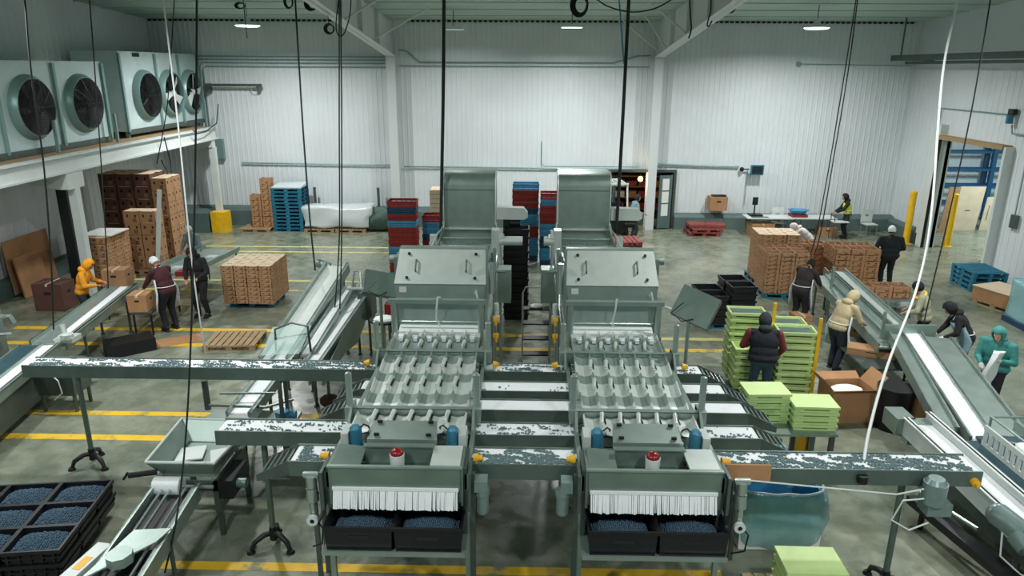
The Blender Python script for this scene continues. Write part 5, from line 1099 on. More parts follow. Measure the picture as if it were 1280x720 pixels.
# white cloth over things on the far right pallet
for k in range(4): PB.put((13.75, 21.3, k*.1445), R(86)+.02*k, 'teal pallet in the pile by the right wall, %s' % (lay(k, 4) + ' one'))
PW.put((13.35, 19.3, 0), R(-70), 'wood pallet under the brown sheets by the right wall')
g_ = MB(Matrix.Translation((13.35, 19.3, .141)) @ Matrix.Rotation(R(-70), 4, 'Z'))
g_.box((-.65, -.5, 0), (.65, .5, .35)); tag(g_.bevel(.01).build('sheet_stack', M['carton_r']), 'stack of brown sheets with pale top by the right wall', 'cardboard')
g_ = MB(Matrix.Translation((13.35, 19.3, .492)) @ Matrix.Rotation(R(-70), 4, 'Z')); tag(g_.box((-.67, -.52, 0), (.67, .52, .02)).build('top_sheet', M['carton_p']), 'pale top sheet on the brown stack by the right wall', 'cardboard')
t = thing('lined_bin', 'square bin lined with bright blue plastic film at the right edge', 'bin', (13.25, 17.6, 0))
soft(gridbox((-.62, -.6, .12), (.62, .6, 1.15)), .05, 2.4, 5).build('liner', M['bluefilm'], t, smooth='all'); MB().box((-.66, -.64, 0), (.66, .64, .13)).build('base', M['navyp'], t); MB().box((-.55, -.53, .13), (.55, .53, 1.02)).build('carton_sleeve', M['white'], t)
# --- pale green crates
def green_crate(w, d, h, lidd):
    t = thing('green_crate', 'crate', 'crate'); b = MB(); o = .02
    if lidd: b.box((-w/2, -d/2, 0), (w/2, d/2, h-.01)).box((-w/2-o, -d/2-o, h-.045), (w/2+o, d/2+o, h-.004)); b.bevel(.006, 1); b.build('body', M['greenp'], t); MB().box((-w*.3, -d/2-.004, h*.3), (w*.3, -d/2-.001, h*.5)).build('grip_slot', mat('olive_shadow_slot', (120, 140, 70), .6), t)
    else:
        lug_mesh(w, d, h, rib=False).build('body', M['greenp'], t)
        sl = MB()
        for k in range(1): sl.box((-w/2-.004, -d*.4, h*.5), (-w/2+.012, d*.4, h*.62)).box((-w*.35, -d/2-.0, h*.42), (w*.35, -d/2+.012, h*.52))
        sl.build('vent_slot', M['dark'], t)
    return t
GO, GL = Maker(green_crate(.7, .46, .15, False)), Maker(green_crate(.66, .46, .105, True))
PB.put((5.0, 13.75, 0), R(-4), 'blue pallet under the tall pale green crates')
for i, (x, y, n) in enumerate(((4.55, 14.1, 10), (5.3, 13.9, 9), (4.55, 13.55, 6), (5.32, 13.38, 9))):
    for k in range(n): GO.put((x, y, .141+k*.143), R(-4), 'pale green crate in the tall group, %s column, %s up' % (('far left', 'far right', 'near left', 'near right')[i], lay(k, n)), 'tall group of pale green crates')
for x, y in ((4.55, 14.1), (5.3, 13.9), (5.32, 13.38)):
    o = MB().box((-.3, -.18, 0), (.3, .18, .02)).build('leaf_litter', M['foliage']); n = 10 if y > 14 else 9; o.location = (x, y, .141+n*.143-.05); o.rotation_euler = (0, 0, R(-4)); tag(o, 'green leafy contents of the top crate in the %s column' % ('far left' if y > 14 else 'far right' if y > 13.5 else 'near right'), 'produce', None)
for (x, y, z0, z1, l) in ((4.98, 13.72, 1.2, 1.85, 'left'), (5.66, 13.1, .2, 1.75, 'right')): tag(MB().box((x-.03, y-.02, z0), (x+.03, y+.02, z1)).bevel(.005).build('yellow_strap_bar', M['yellow']), 'yellow upright bar at the %s side of the tall green crates' % l, 'bar')
t = thing('work_table', 'steel table carrying the low pale green stacks', 'table', (4.25, 10.75, 0)); MB().box((-.75, -.45, .74), (.72, .48, .78)).build('tabletop', M['steel'], t)
for sx in (-.68, .35, .66):
    for sy in (-1, 1): MB().box((sx-.035, sy*.38-.035, 0), (sx+.035, sy*.38+.035, .74)).build('leg', M['steel_d'], t)
tag(MB().box((4.68, 11.15, 0), (4.95, 11.4, .3)).bevel(.02).build('yellow_box', M['yplas']), 'small yellow box on the floor seen between the table legs', 'box')
for i, (x, y, n) in enumerate(((3.95, 10.88, 5), (4.65, 10.66, 4), (3.99, 10.50, 4))):
    for k in range(n): GL.put((x, y, .782+k*.106), R(2) if i != 1 else R(-2), 'pale green lidded tray on the steel table, %s pile, %s up' % (('far left', 'right', 'near left')[i], lay(k, n)), 'pale green trays on the steel table') if not (i == 2) else None
for k in range(4): GO.put((3.3, 11.62, .3+k*.143), R(8), 'pale green open crate left of the steel table, %s up' % lay(k, 4), 'open green crates left of the table')
tag(MB().box((2.92, 11.35, 0), (3.68, 11.88, .295)).build('crate_stool', M['steel_d']), 'low dark stool under the green crates left of the table', 'stool')
for k in range(6): GL.put((3.4, 7.25, .142+k*.106), R(-1), 'pale green tray stack at the bottom edge, %s up' % lay(k, 6), 'pale green trays at the bottom edge')
PW.put((3.4, 7.3, 0), 0, 'pallet under the green trays at the bottom edge')
# --- blue lined gaylord
t = thing('lined_bin', 'big round sided bin lined with translucent blue film below the nearest conveyor', 'bin', (3.5, 8.98, 0))
lb = MB(); N = 120; rg = []
from mathutils import noise as NZ
pr = [(.78, 0), (.92, .15), (.98, .45), (.96, .70), (.90, .86), (.86, .90), (.83, .86), (.84, .7), (.84, .35)]
for a_ in range(N):
    th = 2*pi*a_/N; e = (abs(cos(th))**4.5+abs(sin(th))**4.5)**(-1/4.5)
    for j, (r_, z) in enumerate(pr):
        n_ = NZ.noise(Vector((cos(th)*3, sin(th)*3, z*3)))*.05+NZ.noise(Vector((cos(th)*11+z*2, sin(th)*11, z*2.5)))*.05*min(1, z*2); lb_ = (r_+n_)*e; rg.append((lb_*cos(th)*.68, lb_*sin(th)*.66, z+(n_*.3 if j > 2 else 0)))
L_ = len(pr); lb.poly(rg, [(a_*L_+j, ((a_+1) % N)*L_+j, ((a_+1) % N)*L_+j+1, a_*L_+j+1) for a_ in range(N) for j in range(L_-1)])
lb.build('liner', M['bluefilm'], t, smooth='all')
MB().box((-.55, -.53, .01), (.55, -.51, .8)).box((-.55, .51, .01), (.55, .53, .8)).box((-.55, -.51, .01), (-.53, .51, .8)).box((.53, -.51, .01), (.55, .51, .8)).build('pale_backing', M['paper'], t); MB().box((-.525, -.505, .02), (.525, -.49, .86)).box((-.525, .49, .02), (.525, .505, .86)).box((-.525, -.49, .02), (-.51, .49, .86)).box((.51, -.49, .02), (.525, .49, .86)).box((-.51, -.49, .02), (.51, .49, .04)).build('inner_lining', M['bluep'], t)  # white outer walls added behind the film only to make it look pale
MB().tube([(cos(2*pi*k/40)*(abs(cos(2*pi*k/40))**4.5+abs(sin(2*pi*k/40))**4.5)**(-1/4.5)*.585, sin(2*pi*k/40)*(abs(cos(2*pi*k/40))**4.5+abs(sin(2*pi*k/40))**4.5)**(-1/4.5)*.57, .90+.01*sin(k*1.7)) for k in range(41)], .018).build('rolled_edge', M['film'], t, smooth='all')
tag(soft(gridbox((3.35, 9.95, .55), (4.05, 10.2, .75)), .06, 4, 2).build('blue_film_bundle', M['bluefilm'], smooth='all'), 'crumpled blue film bulging behind the nearest cross conveyor', 'film').location.z = 0
tag(MB().box((3.3, 9.95, 0), (4.1, 10.22, .52)).build('film_carton', M['navyp']), 'dark blue carton under the crumpled film behind the nearest conveyor', 'carton')
# --- left side cartons
def block(name, a, b, m, label, sub=(4, 3), rz=0, cat='carton'):
    t = thing(name, label, cat, ((a[0]+b[0])/2, (a[1]+b[1])/2, a[2]), rz); w, d, h = b[0]-a[0], b[1]-a[1], b[2]-a[2]
    MB().box((-w/2, -d/2, 0), (w/2, d/2, h)).bevel(.006, 1).build('body', M[m], t); return t
P7 = tray_proto(.55, .5, .40, 'carton_d', True) ; P9 = tray_proto(.45, .42, .2, 'carton_r', True)
PW.put((-12.85, 23.6, 0), 0, 'pallet under the tall dark carton block at the left wall')
stack(P7, -13.0, 23.5, .141, .56, .51, .405, 3, 2, 7, 0, 'dark carton in the tallest block at left wall', 'dark cartons in the tallest left block')
P10 = tray_proto(.5, .5, .40, 'carton', True)
stack(P10, -11.92, 23.55, .0, .46, .51, .405, 1, 2, 7, 0, 'tan carton on the side of the tallest block', 'tan cartons at the tallest left block')
PW.put((-12.1, 22.1, 0), 0, 'pallet under the mid height cartons at the left')
stack(P10, -12.05, 22.1, .141, .50, .5, .36, 2, 1, 5, 0, 'tan carton in front of the tallest left block', 'tan cartons in front of the tallest block')
PW.put((-12.55, 20.6, 0), R(90), 'pallet under the reddish cartons at the left')
stack(P9, -12.55, 20.6, .141, .455, .425, .205, 2, 3, 7, R(0), 'reddish carton left of the maroon worker', 'reddish cartons at the left wall')
tag(MB().box((-12.9, 20.1, 1.58), (-12.0, 21.1, 1.61)).build('top_sheet', M['paper']), 'white sheet lying on top of the reddish cartons', 'cardboard')
tag(MB(Matrix.Translation((-11.15, 20.7, 0)) @ Matrix.Rotation(R(7), 4, 'Y') @ Matrix.Rotation(R(-4), 4, 'X')).box((-.06, -.02, 0), (.06, .02, 2.85)).build('white_plank', M['white']), 'long white plank leaning against the tan cartons at the left', 'plank')
t = thing('cardboard_sheet', 'large brown cardboard sheet leaning on the left wall', 'cardboard', (-14.35, 20.0, .0)); MB(Matrix.Rotation(R(-4), 4, 'Y')).box((-.015, -.95, .1), (.015, .95, 1.62)).build('sheet', M['carton_r'], t)
t = thing('cardboard_sheet', 'smaller folded brown cardboard leaning in front of the large sheet', 'cardboard', (-14.05, 19.5, 0)); MB(Matrix.Rotation(R(-7), 4, 'Y')).box((-.02, -.5, .02), (.02, .6, 1.2)).build('sheet', M['carton_r'], t)
box_carton('carton_box', .8, .6, .75, 'carton_d', 'dark brown box behind the orange hooded worker', (-12.7, 18.9 - .6, 0), 0) 
box_carton('carton_box', .6, .45, .5, 'carton', 'tan carton on the stand beside the orange hooded worker', (-10.95, 18.35, .62), .1)
t = thing('low_stand', 'dark low stand under the tan carton by the orange worker', 'stand', (-10.95, 18.35, 0)); MB().box((-.35, -.3, .58), (.35, .3, .62)).build('top', M['steel_d'], t)
for sx in (-1, 1):
    for sy in (-1, 1): MB().cone((sx*.3, sy*.25, 0), (sx*.3, sy*.25, .58), .025, n=8).build('leg', M['black'], t)
box_carton('carton_box', .45, .5, .42, 'carton_r', 'brown carton on the ledge between conveyor and maroon worker', (-9.35, 16.5, .615), .1)
t = thing('work_bench', 'dark work bench beside the maroon sweatshirt worker', 'bench', (-9.42, 17.2, 0), R(6)); MB().box((-.2, -1.0, .56), (.3, 1.0, .61)).build('benchtop', M['steel_d'], t)
for sx in (-.15, .25):
    for sy in (-.9, .9): MB().cone((sx, sy, 0), (sx, sy, .56), .025, n=8).build('leg', M['black'], t)
t = thing('sorting_table', 'cluttered steel sorting table reaching back between the left workers', 'table', (-9.35, 19.6, 0), R(-6)); MB().box((-.6, -1.1, .9), (.45, 1.6, .95)).build('tabletop', M['steel'], t)
for sx in (-.55, .4):
    for sy in (-1.0, 1.5): MB().cone((sx, sy, 0), (sx, sy, .9), .025, n=8).build('leg', M['steel_d'], t)
MB().box((-.64, -1.1, .95), (-.6, 1.6, 1.1)).box((.45, -1.1, .95), (.49, 1.6, 1.06)).build('side_rail', M['steel'], t)
for k, (x, y, w_) in enumerate(((-9.6, 19.0, .3), (-9.3, 19.3, .22), (-9.55, 19.9, .3), (-9.15, 20.2, .3))): tag(MB(Matrix.Translation((x, y, .95)) @ Matrix.Rotation(k, 4, 'Z')).box((-w_/2, -.12, 0), (w_/2, .12, .05)).bevel(.01, 1).build('clamshell_pack', M['film']), 'clear packs on the left sorting table, %s from the near end' % ORD[k], 'pack', 'packs on the left sorting table')
tag(MB().box((-9.3, 18.2, .95), (-8.95, 18.5, 1.08)).bevel(.01).build('red_label_box', M['redp']), 'small dark red box at the near end of the left sorting table', 'box')
tag(MB(Matrix.Translation((-8.45, 15.9, 0)) @ Matrix.Rotation(R(30), 4, 'Z')).box((-.7, -.28, 0), (.7, .28, .012)).build('floor_cardboard', M['carton_r']), 'flat cardboard lying on the floor by the black jacket worker', 'cardboard')
tag(MB(Matrix.Translation((-9.1, 15.3, 0)) @ Matrix.Rotation(R(40), 4, 'Z')).box((-.5, -.3, 0), (.5, .3, .3)).bevel(.02).build('black_bin', M['blackp']), 'low black bin on the floor beneath the left bench', 'bin')
# forklift behind the right tower
t = thing('forklift', 'forklift with white framed cab parked by the lit doorway', 'forklift', (3.25, 27.7, 0), R(8))
MB().prism([(-.9, .35), (.9, .35), (.9, .8), (.3, .9), (-.2, .8), (-.9, 1.1)], -.5, .5, 'x').bevel(.03).build('body', M['black'], t)
for x in (-.48, .48): MB().tube([(x, -.8, 1.0), (x, -.6, 2.1), (x, .5, 2.15), (x, .75, .8)], .035).build('cab_pillar', M['white'], t, smooth=True)
g_ = MB(); g_.box((-.52, -.65, 2.1), (.52, -.58, 2.17)).box((-.52, .45, 2.12), (.52, .52, 2.19))
for k in range(6): g_.box((-.45+k*.17, -.6, 2.12), (-.41+k*.17, .5, 2.17))
g_.build('overhead_guard', M['white'], t)
MB().box((-.3, -.5, .8), (.3, -.1, .95)).box((-.3, -.6, .9), (.3, -.48, 1.45)).build('seat', M['blackp'], t)
for x in (-.4, .4): MB().box((x-.05, .95, .05), (x+.05, 1.05, 2.1)).build('mast', M['steel_d'], t)
for x in (-.5, .5):
    for y in (-.6, .6): MB().cone((x-.1*(1 if x > 0 else -1), y, .25), (x+.05*(1 if x > 0 else -1), y, .25), .25, n=20).build('wheel', M['rubber'], t, smooth=True)
MB().box((-.4, 1.05, .05), (-.28, 1.25, .09)).box((.28, 1.05, .05), (.4, 1.25, .09)).build('fork', M['steel_d'], t)
# ================================================================== PEOPLE
def remeshed(mb, name, m, parent, vox, sm=3):
    o = mb.build('tmp', m); md = o.modifiers.new('r', 'REMESH'); md.mode = 'VOXEL'; md.voxel_size = vox; md.use_smooth_shade = True
    s_ = o.modifiers.new('s', 'SMOOTH'); s_.factor = .5; s_.iterations = sm
    dg = bpy.context.evaluated_depsgraph_get(); dg.update(); me = bpy.data.meshes.new_from_object(o.evaluated_get(dg)); me.name = name
    if not me.materials: me.materials.append(m)
    old = o.data; bpy.data.objects.remove(o); bpy.data.meshes.remove(old)
    n = bpy.data.objects.new(name, me); C.objects.link(n); n.parent = parent; me.polygons.foreach_set('use_smooth', [True]*len(me.polygons)); return n
def limb(mb, a, b, r0, r1):
    mb.cone(a, b, r0, r1, 14); mb.ell(a, r0, nu=12, nv=8); mb.ell(b, r1, nu=12, nv=8)
def ik(a, t_, l1, l2, pole):
    a, t_, pole = Vector(a), Vector(t_), Vector(pole); d = t_-a; L = min(d.length, (l1+l2)*.985); dn = d.normalized(); t_ = a+dn*L
    x = (l1*l1-l2*l2+L*L)/(2*L); h = math.sqrt(max(0, l1*l1-x*x)); p = pole-dn*pole.dot(dn); p = p.normalized() if p.length > 1e-4 else dn.orthogonal(); return a+dn*x+p*h, t_
def person(label, loc, face, H=1.7, lean=8, head=15, turn=0, hands=((-.22, .3, 1.0), (.22, .3, 1.0)), legs=(.0, .0), hipy=0, top=(40, 44, 50), trou=(28, 30, 36), skin='skin', shoe='black', hood=None, cap=None, hair=None, apron=None, vest=None, gloves=False, wide=1.0, cuff=None, sleeves=True):
    H *= 1.045; wide *= 1.1; k = H/1.75; t = thing('person', label, 'person', loc, R(face)); S_ = Matrix.Scale(k, 4)
    V = Vector; la = R(lean); u = V((0, sin(la), cos(la))); f = V((0, cos(la), -sin(la)))
    hip = V((0, hipy, .93)); ch = hip+u*.30; sh = hip+u*.49; nk = hip+u*.56
    ha = la+R(head); hu = V((0, sin(ha), cos(ha))); hc = nk+hu*.15+f*.02
    tq = Matrix.Rotation(R(turn), 3, 'Z') @ Matrix.Rotation(-ha, 3, 'X')
    B = lambda: MB(S_.copy())
    SH = [sh+V((s*.18*wide, 0, -.0)) for s in (-1, 1)]; EL = []; WR = []
    for i, s in enumerate((-1, 1)):
        e, w_ = ik(SH[i], V(hands[i]), .29, .25, V((s*.6, -.3, -.8))); EL.append(e); WR.append(w_)
    HP = [hip+V((s*.09, 0, -.02)) for s in (-1, 1)]; AN = [V((s*.12, legs[i], .09)) for i, s in enumerate((-1, 1))]; KN = []
    for i, s in enumerate((-1, 1)):
        kn, an = ik(HP[i], AN[i], .43, .42, V((s*.1, 1, 0))); KN.append(kn)
    # --- body, one continuous skin surface
    b = B(); hq = tq
    b.ell(hc, (.076, .094, .115), hq, 20, 14); b.ell(hc+hq @ V((0, .028, -.055)), (.056, .062, .062), hq, 16, 10)
    b.cone(hc+hq @ V((0, .085, .01)), hc+hq @ V((0, .108, -.028)), .009, .016, 8); b.ell(hc+hq @ V((0, .104, -.03)), (.017, .016, .012), hq)
    b.ell(hc+hq @ V((0, .083, .028)), (.05, .014, .012), hq); b.ell(hc+hq @ V((0, .085, -.068)), (.022, .012, .012), hq)
    for s in (-1, 1): b.ell(hc+hq @ V((s*.078, -.005, -.01)), (.012, .022, .034), hq)
    limb(b, nk-u*.04, hc-hu*.04, .058, .055)
    b.ell(ch+u*.05, (.155*wide, .10, .2), Matrix.Rotation(-la, 3, 'X'), 18, 12); b.ell(hip+u*.04, (.15*wide, .10, .14), None, 16, 10); b.ell(hip+u*.16, (.135*wide, .095, .14), None, 16, 10)
    for i in (0, 1):
        limb(b, SH[i], EL[i], .048, .038); limb(b, EL[i], WR[i], .038, .026); limb(b, HP[i], KN[i], .08, .052); limb(b, KN[i], AN[i], .052, .034); limb(b, AN[i], AN[i]+V((0, .13, -.045)), .036, .03)
        d = (WR[i]-EL[i]).normalized(); s = -1 if i == 0 else 1; sd = V((0, 0, 1)).cross(d); sd = sd.normalized() if sd.length > .05 else V((1, 0, 0)); n_ = d.cross(sd).normalized()
        if n_.z > 0: n_ = -n_
        pm = WR[i]+d*.05; b.ell(pm, (.036, .048, .015), Matrix((sd, d, n_)).transposed(), 14, 9)
        for q, (o_, L) in enumerate(((-.030, .062), (-.010, .072), (.010, .068), (.030, .052))):
            p0 = WR[i]+d*.085+sd*o_; p1 = p0+d*L*.55+n_*.012; p2 = p1+d*L*.30+n_*.032; limb(b, p0-d*.02, p1, .0105, .0095); limb(b, p1, p2, .0095, .0085)
        th = WR[i]+d*.03-sd*s*.036; t1 = th+d*.03-sd*s*.022+n_*.012; limb(b, th+sd*s*.015, t1, .013, .011); limb(b, t1, t1+d*.028+n_*.012, .011, .009)
    remeshed(b, 'body', M[skin], t, .0105*k, 2)
    B().ell(hc+hq @ V((-.03, .086, .008)), (.011, .008, .007), hq).ell(hc+hq @ V((.03, .086, .008)), (.011, .008, .007), hq).build('eyes', M['eye'], t, smooth='all')
    B().ell(hc+hq @ V((0, .097, -.066)), (.021, .005, .006), hq).build('mouth', M['lip'], t, smooth='all')
    # --- trousers and shoes
    b = B(); b.ell(hip+V((0, 0, .0)), (.18*wide, .135, .15), None, 18, 12)
    for i in (0, 1): limb(b, HP[i], KN[i], .108, .078); limb(b, KN[i], AN[i]+V((0, 0, .03)), .078, .062)
    remeshed(b, 'trousers', cloth('trouser_cloth', trou), t, .016*k, 3)
    for i in (0, 1):
        b = B(); a = AN[i]; b.ell(a+V((0, .06, -.035)), (.05, .135, .045), None, 16, 10); b.ell(a+V((0, -.02, .0)), (.047, .06, .06), None, 14, 8); b.box((a.x-.045, a.y-.07, 0), (a.x+.045, a.y+.18, .022))
        remeshed(b, 'shoe', M[shoe], t, .011*k, 2)
    # --- top
    tc = cloth('top_cloth', top); b = B(); Q = Matrix.Rotation(-la, 3, 'X')
    b.ell(ch+u*.04, (.195*wide, .145, .23), Q, 20, 14); b.ell(hip+u*.03, (.195*wide, .15, .13), None, 20, 10); b.ell(hip+u*.15, (.185*wide, .142, .18), Q, 18, 12)
    limb(b, SH[0], SH[1], .075, .075); limb(b, sh-u*.02, nk-u*.0, .09, .068)
    if sleeves is True or sleeves == 'same':
        for i in (0, 1): limb(b, SH[i], EL[i], .074, .062); limb(b, EL[i], EL[i].lerp(WR[i], .94), .060, .042)
    remeshed(b, 'jacket', tc, t, .014*k, 3)
    if isinstance(sleeves, tuple):
        sc = cloth('sleeve_cloth', sleeves)
        for i in (0, 1):
            b = B(); limb(b, SH[i], EL[i], .076, .064); limb(b, EL[i], EL[i].lerp(WR[i], .94), .062, .044); remeshed(b, 'sleeve', sc, t, .014*k, 3)
    if gloves:
        for i in (0, 1):
            d = (WR[i]-EL[i]).normalized(); b = B(); limb(b, WR[i]-d*.02, WR[i]+d*.06, .036, .046); b.ell(WR[i]+d*.1, (.042, .045, .04)); remeshed(b, 'glove_cuff', M['glove'], t, .01*k, 2)
    # --- headwear: shells with a face opening
    def shell(name, r, off, keep, m, thick=.008):
        o = B().ell(hc+hq @ V(off), r, hq, 28, 20, keep).build(name, m, t, smooth='all', recalc=False); md = o.modifiers.new('thick', 'SOLIDIFY'); md.thickness = thick*k; md.offset = 0; return o
    if hair: shell('hair', (.086, .104, .124), (0, -.01, .008), lambda c_: not (c_.y > .35 and c_.z < .45) and c_.z > -.75, cloth('hair_strands', hair))
    if hood:
        b = shell('hood', (.108, .125, .148), (0, -.018, .008), lambda c_: not (c_.y > .55 and abs(c_.x) < .7 and c_.z < .62), cloth('hood_cloth', hood), .014)
        b = B(); b.ell(nk+u*.01-f*.04, (.12, .10, .075), Q, 16, 10); remeshed(b, 'hood_collar', cloth('hood_cloth', hood), t, .012*k, 2)
    if cap:
        shell('cap', (.094, .112, .128), (0, -.008, .012), lambda c_: c_.z > -.05 - .35*(c_.y < 0), cloth('cap_cloth', cap), .01)
    if vest:
        b = B(); b.ell(ch+u*.02, (.205*wide, .157, .24), Q, 20, 14); b.ell(hip+u*.12, (.197*wide, .152, .16), Q, 18, 12); remeshed(b, 'safety_vest', cloth('vest_cloth', vest), t, .014*k, 2)
        B().tube([V((s*.206*wide*cos(a_), .16*sin(a_), 0))+hip+u*.2 for s in (1,) for a_ in [x*pi/12 for x in range(25)]], .013, 6).build('reflective_band', M['paper'], t, smooth='all')
    if apron:
        vs = []; N = 12; rows = [(sh-u*.06, .11, .155), (ch+u*.02, .17, .165), (hip+u*.12, .20, .168), (hip+V((0, 0, -.02)), .22, .172), (hip+V((0, .03, -.2)), .23, .185), (hip+V((0, .05, -.42)), .235, .19)]
        for c_, hw, ry in rows:
            for j in range(N+1):
                a_ = (j/N*2-1)*1.75; vs.append(c_+V((hw*sin(a_)*wide*1.12, 0, 0))+f*(ry*cos(a_)*1.03+.004+.008*sin(j*2.3)))
        o = B().poly(vs, [(r_*(N+1)+j, r_*(N+1)+j+1, (r_+1)*(N+1)+j+1, (r_+1)*(N+1)+j) for r_ in range(len(rows)-1) for j in range(N)]).build('apron', cloth('apron_cloth', apron, .04), t, smooth='all'); md = o.modifiers.new('thick', 'SOLIDIFY'); md.thickness = .006
        B().tube([hip+u*.14+V((.2*wide*cos(a_), .162*sin(a_), 0)) for a_ in [pi+x*pi/10 for x in range(11)]], .01, 6).tube([sh-u*.06+V((.1, .13, 0)), nk+V((.07, .0, .02)), nk-f*.075, nk+V((-.07, 0, .02)), sh-u*.06+V((-.1, .13, 0))], .009, 6).build('apron_string', M['paper'], t, smooth='all')
    return t
# facing: 0 looks to the back wall, 180 to the camera, -90 to the right, 90 to the left
person('person in an orange hooded sweatshirt packing at the left conveyor', (-10.95, 16.75, 0), -75, 1.72, 14, 25, hands=((-.16, .42, 1.12), (.18, .40, 1.12)), top=(226, 150, 32), trou=(40, 44, 52), hood=(236, 158, 34))
person('person in a maroon sweatshirt with white cap and white apron at the left bench', (-8.8, 16.7, 0), 62, 1.84, 22, 22, hands=((-.2, .5, .98), (.2, .48, 1.0)), top=(66, 26, 34), trou=(22, 24, 30), cap=(214, 220, 222), apron=(214, 220, 220), hipy=-.04)
person('person in a black hooded jacket facing the camera at the left table', (-8.45, 17.75, 0), 172, 1.84, 8, 28, hands=((-.16, .30, 1.05), (.14, .30, 1.0)), top=(24, 26, 30), trou=(22, 24, 28), hood=(22, 24, 28), skin='skin')
person('person in a grey coat and pale cap behind the black jacket worker', (-10.0, 21.0, 0), 165, 1.7, 10, 20, hands=((-.18, .35, 1.05), (.2, .35, 1.02)), top=(104, 124, 124), trou=(40, 44, 50), cap=(176, 190, 190))
person('person in a grey blue shirt with dark hair by the forklift', (4.0, 26.6, 0), -80, 1.76, 8, 8, hands=((-.25, .35, 1.0), (.25, .3, 1.1)), top=(112, 140, 150), trou=(36, 50, 56), hair=(24, 40, 46))
person('person in a black hood and yellow safety vest working at the white table', (12.45, 27.75, 0), 80, 1.66, 10, 14, hands=((-.2, .45, 1.05), (.2, .42, 1.02)), top=(26, 28, 32), trou=(30, 34, 42), hood=(24, 26, 30), vest=(214, 224, 70))
person('person in pale hood and coat bending over behind the carton block', (9.35, 23.6, 0), 70, 1.62, 52, 18, hands=((-.2, .65, .8), (.2, .6, .8)), top=(196, 190, 186), trou=(110, 116, 116), hood=(206, 200, 196), legs=(.1, -.15), hipy=-.15)
person('person in a black jacket and white cap seen from behind by the cartons', (10.82, 21.0, 0), -8, 1.8, 4, 12, hands=((-.22, .22, 1.05), (.22, .22, 1.05)), top=(24, 28, 34), trou=(22, 25, 30), cap=(222, 226, 228), hair=(30, 26, 24), wide=1.3)
person('person in a dark brown top and white apron leaning to the upper right conveyor', (6.95, 17.45, 0), -48, 1.78, 24, 26, hands=((-.2, .52, 1.0), (.2, .5, 1.0)), top=(44, 36, 38), trou=(30, 32, 40), hair=(26, 20, 20), apron=(206, 214, 216), hipy=-.05)
person('person in a beige hooded sweatshirt and white apron at the middle of right conveyor', (6.78, 14.75, 0), -62, 1.76, 24, 22, hands=((-.18, .5, 1.02), (.2, .46, 1.02)), top=(184, 168, 134), trou=(34, 42, 58), hood=(190, 174, 138), apron=(200, 212, 216), hipy=-.05, legs=(.05, -.1))
person('person in a pale green grey top with dark cap behind the right conveyor', (8.98, 15.45, 0), 60, 1.74, 14, 16, hands=((-.2, .38, 1.05), (.2, .36, 1.05)), top=(160, 162, 136), trou=(24, 26, 30), cap=(26, 26, 30), hair=(24, 22, 22))
person('person in a black hooded jacket, blue apron and white gloves bending over the right conveyor', (9.2, 14.3, 0), 72, 1.72, 30, 20, hands=((-.24, .42, .95), (.2, .46, .9)), top=(26, 24, 28), trou=(36, 44, 54), hood=(24, 22, 26), apron=(132, 160, 172), gloves=True, hipy=-.06)
yc = tag(MB().tube([(cos(a_)*.12, sin(a_)*.1, 0) for a_ in [x*pi/10 for x in range(21)]], .035).build('yellow_scarf', M['yellow'], smooth='all'), 'yellow scarf at the neck of the dark capped person behind the right conveyor', 'scarf'); yc.location = (8.82, 15.52, 1.5); yc.rotation_euler = (.3, -.5, 0)
person('person in a teal hooded jacket holding a white cloth at the right edge', (8.85, 12.7, 0), 128, 1.72, 8, 22, hands=((-.15, .3, 1.18), (.12, .34, 1.05)), top=(62, 138, 132), trou=(30, 32, 40), hood=(66, 146, 138), gloves=True, wide=1.2, skin='skin_l')
sc_ = gridbox((-.07, -.03, -.35), (.09, .03, .2)); cl_ = tag(soft(sc_, .06, 4, 9).build('white_rag', M['glove'], smooth='all'), 'long white cloth held by the teal jacket person', 'cloth'); cl_.scale = (1.4, 1.3, 1.25); cl_.location = (8.58, 12.36, 1.15); cl_.rotation_euler = (.0, .35, .4)
person('person in a black vest and dark hood unloading the pale green crates', (4.55, 12.85, 0), -12, 1.78, 14, 18, hands=((-.2, .32, 1.1), (.3, .3, .95)), top=(20, 24, 36), trou=(52, 72, 92), hood=(38, 44, 48), sleeves=(120, 52, 52), wide=1.25)
# ================================================================== HANGING CABLES
def hang(label, pts, r=.02, m='cable', name='hanging_cable', up=True, extra=None):
    """pts: (px, py, Y) read off the photograph, resampled into a smooth run up to the roof"""
    P = [PD(*p) for p in pts]
    if up:
        a, b = P[0], P[1]; d = (a-b); k = (roof(a.y)-.03-a.z)/max(.2, d.z)
        top = a+d*k; top.z = roof(top.y)-.03
        if top.z > a.z+.05: P = [top]+P
    Q = []
    for i in range(len(P)-1):
        p0, p1, p2, p3 = P[max(0, i-1)], P[i], P[i+1], P[min(len(P)-1, i+2)]
        for s in range(8):
            t_ = s/8; Q.append(.5*((2*p1)+(-p0+p2)*t_+(2*p0-5*p1+4*p2-p3)*t_*t_+(-p0+3*p1-3*p2+p3)*t_**3))
    Q.append(P[-1]); o = MB().tube(Q, r, 8).build(name, M[m], smooth='all'); return tag(o, label, 'cable', 'cables hanging from the ceiling')
hang('black cable at the far left in front of the near fans reaching the packing line', [(31, 0, 13.5), (39, 90, 13.5), (55, 210, 13.6), (64, 330, 13.7), (67, 412, 13.7)], 0.0158)
hang('thin dark cable dropping past the second fan to the maroon worker', [(112, 0, 17), (120, 110, 17), (130, 260, 17), (135, 350, 17), (137, 400, 17)], 0.0144)
hang('white cord slanting down past the fans to the black jacket worker', [(204, 0, 15), (222, 150, 15), (238, 310, 15), (250, 400, 15), (258, 446, 15.2)], 0.0173, 'wcable')
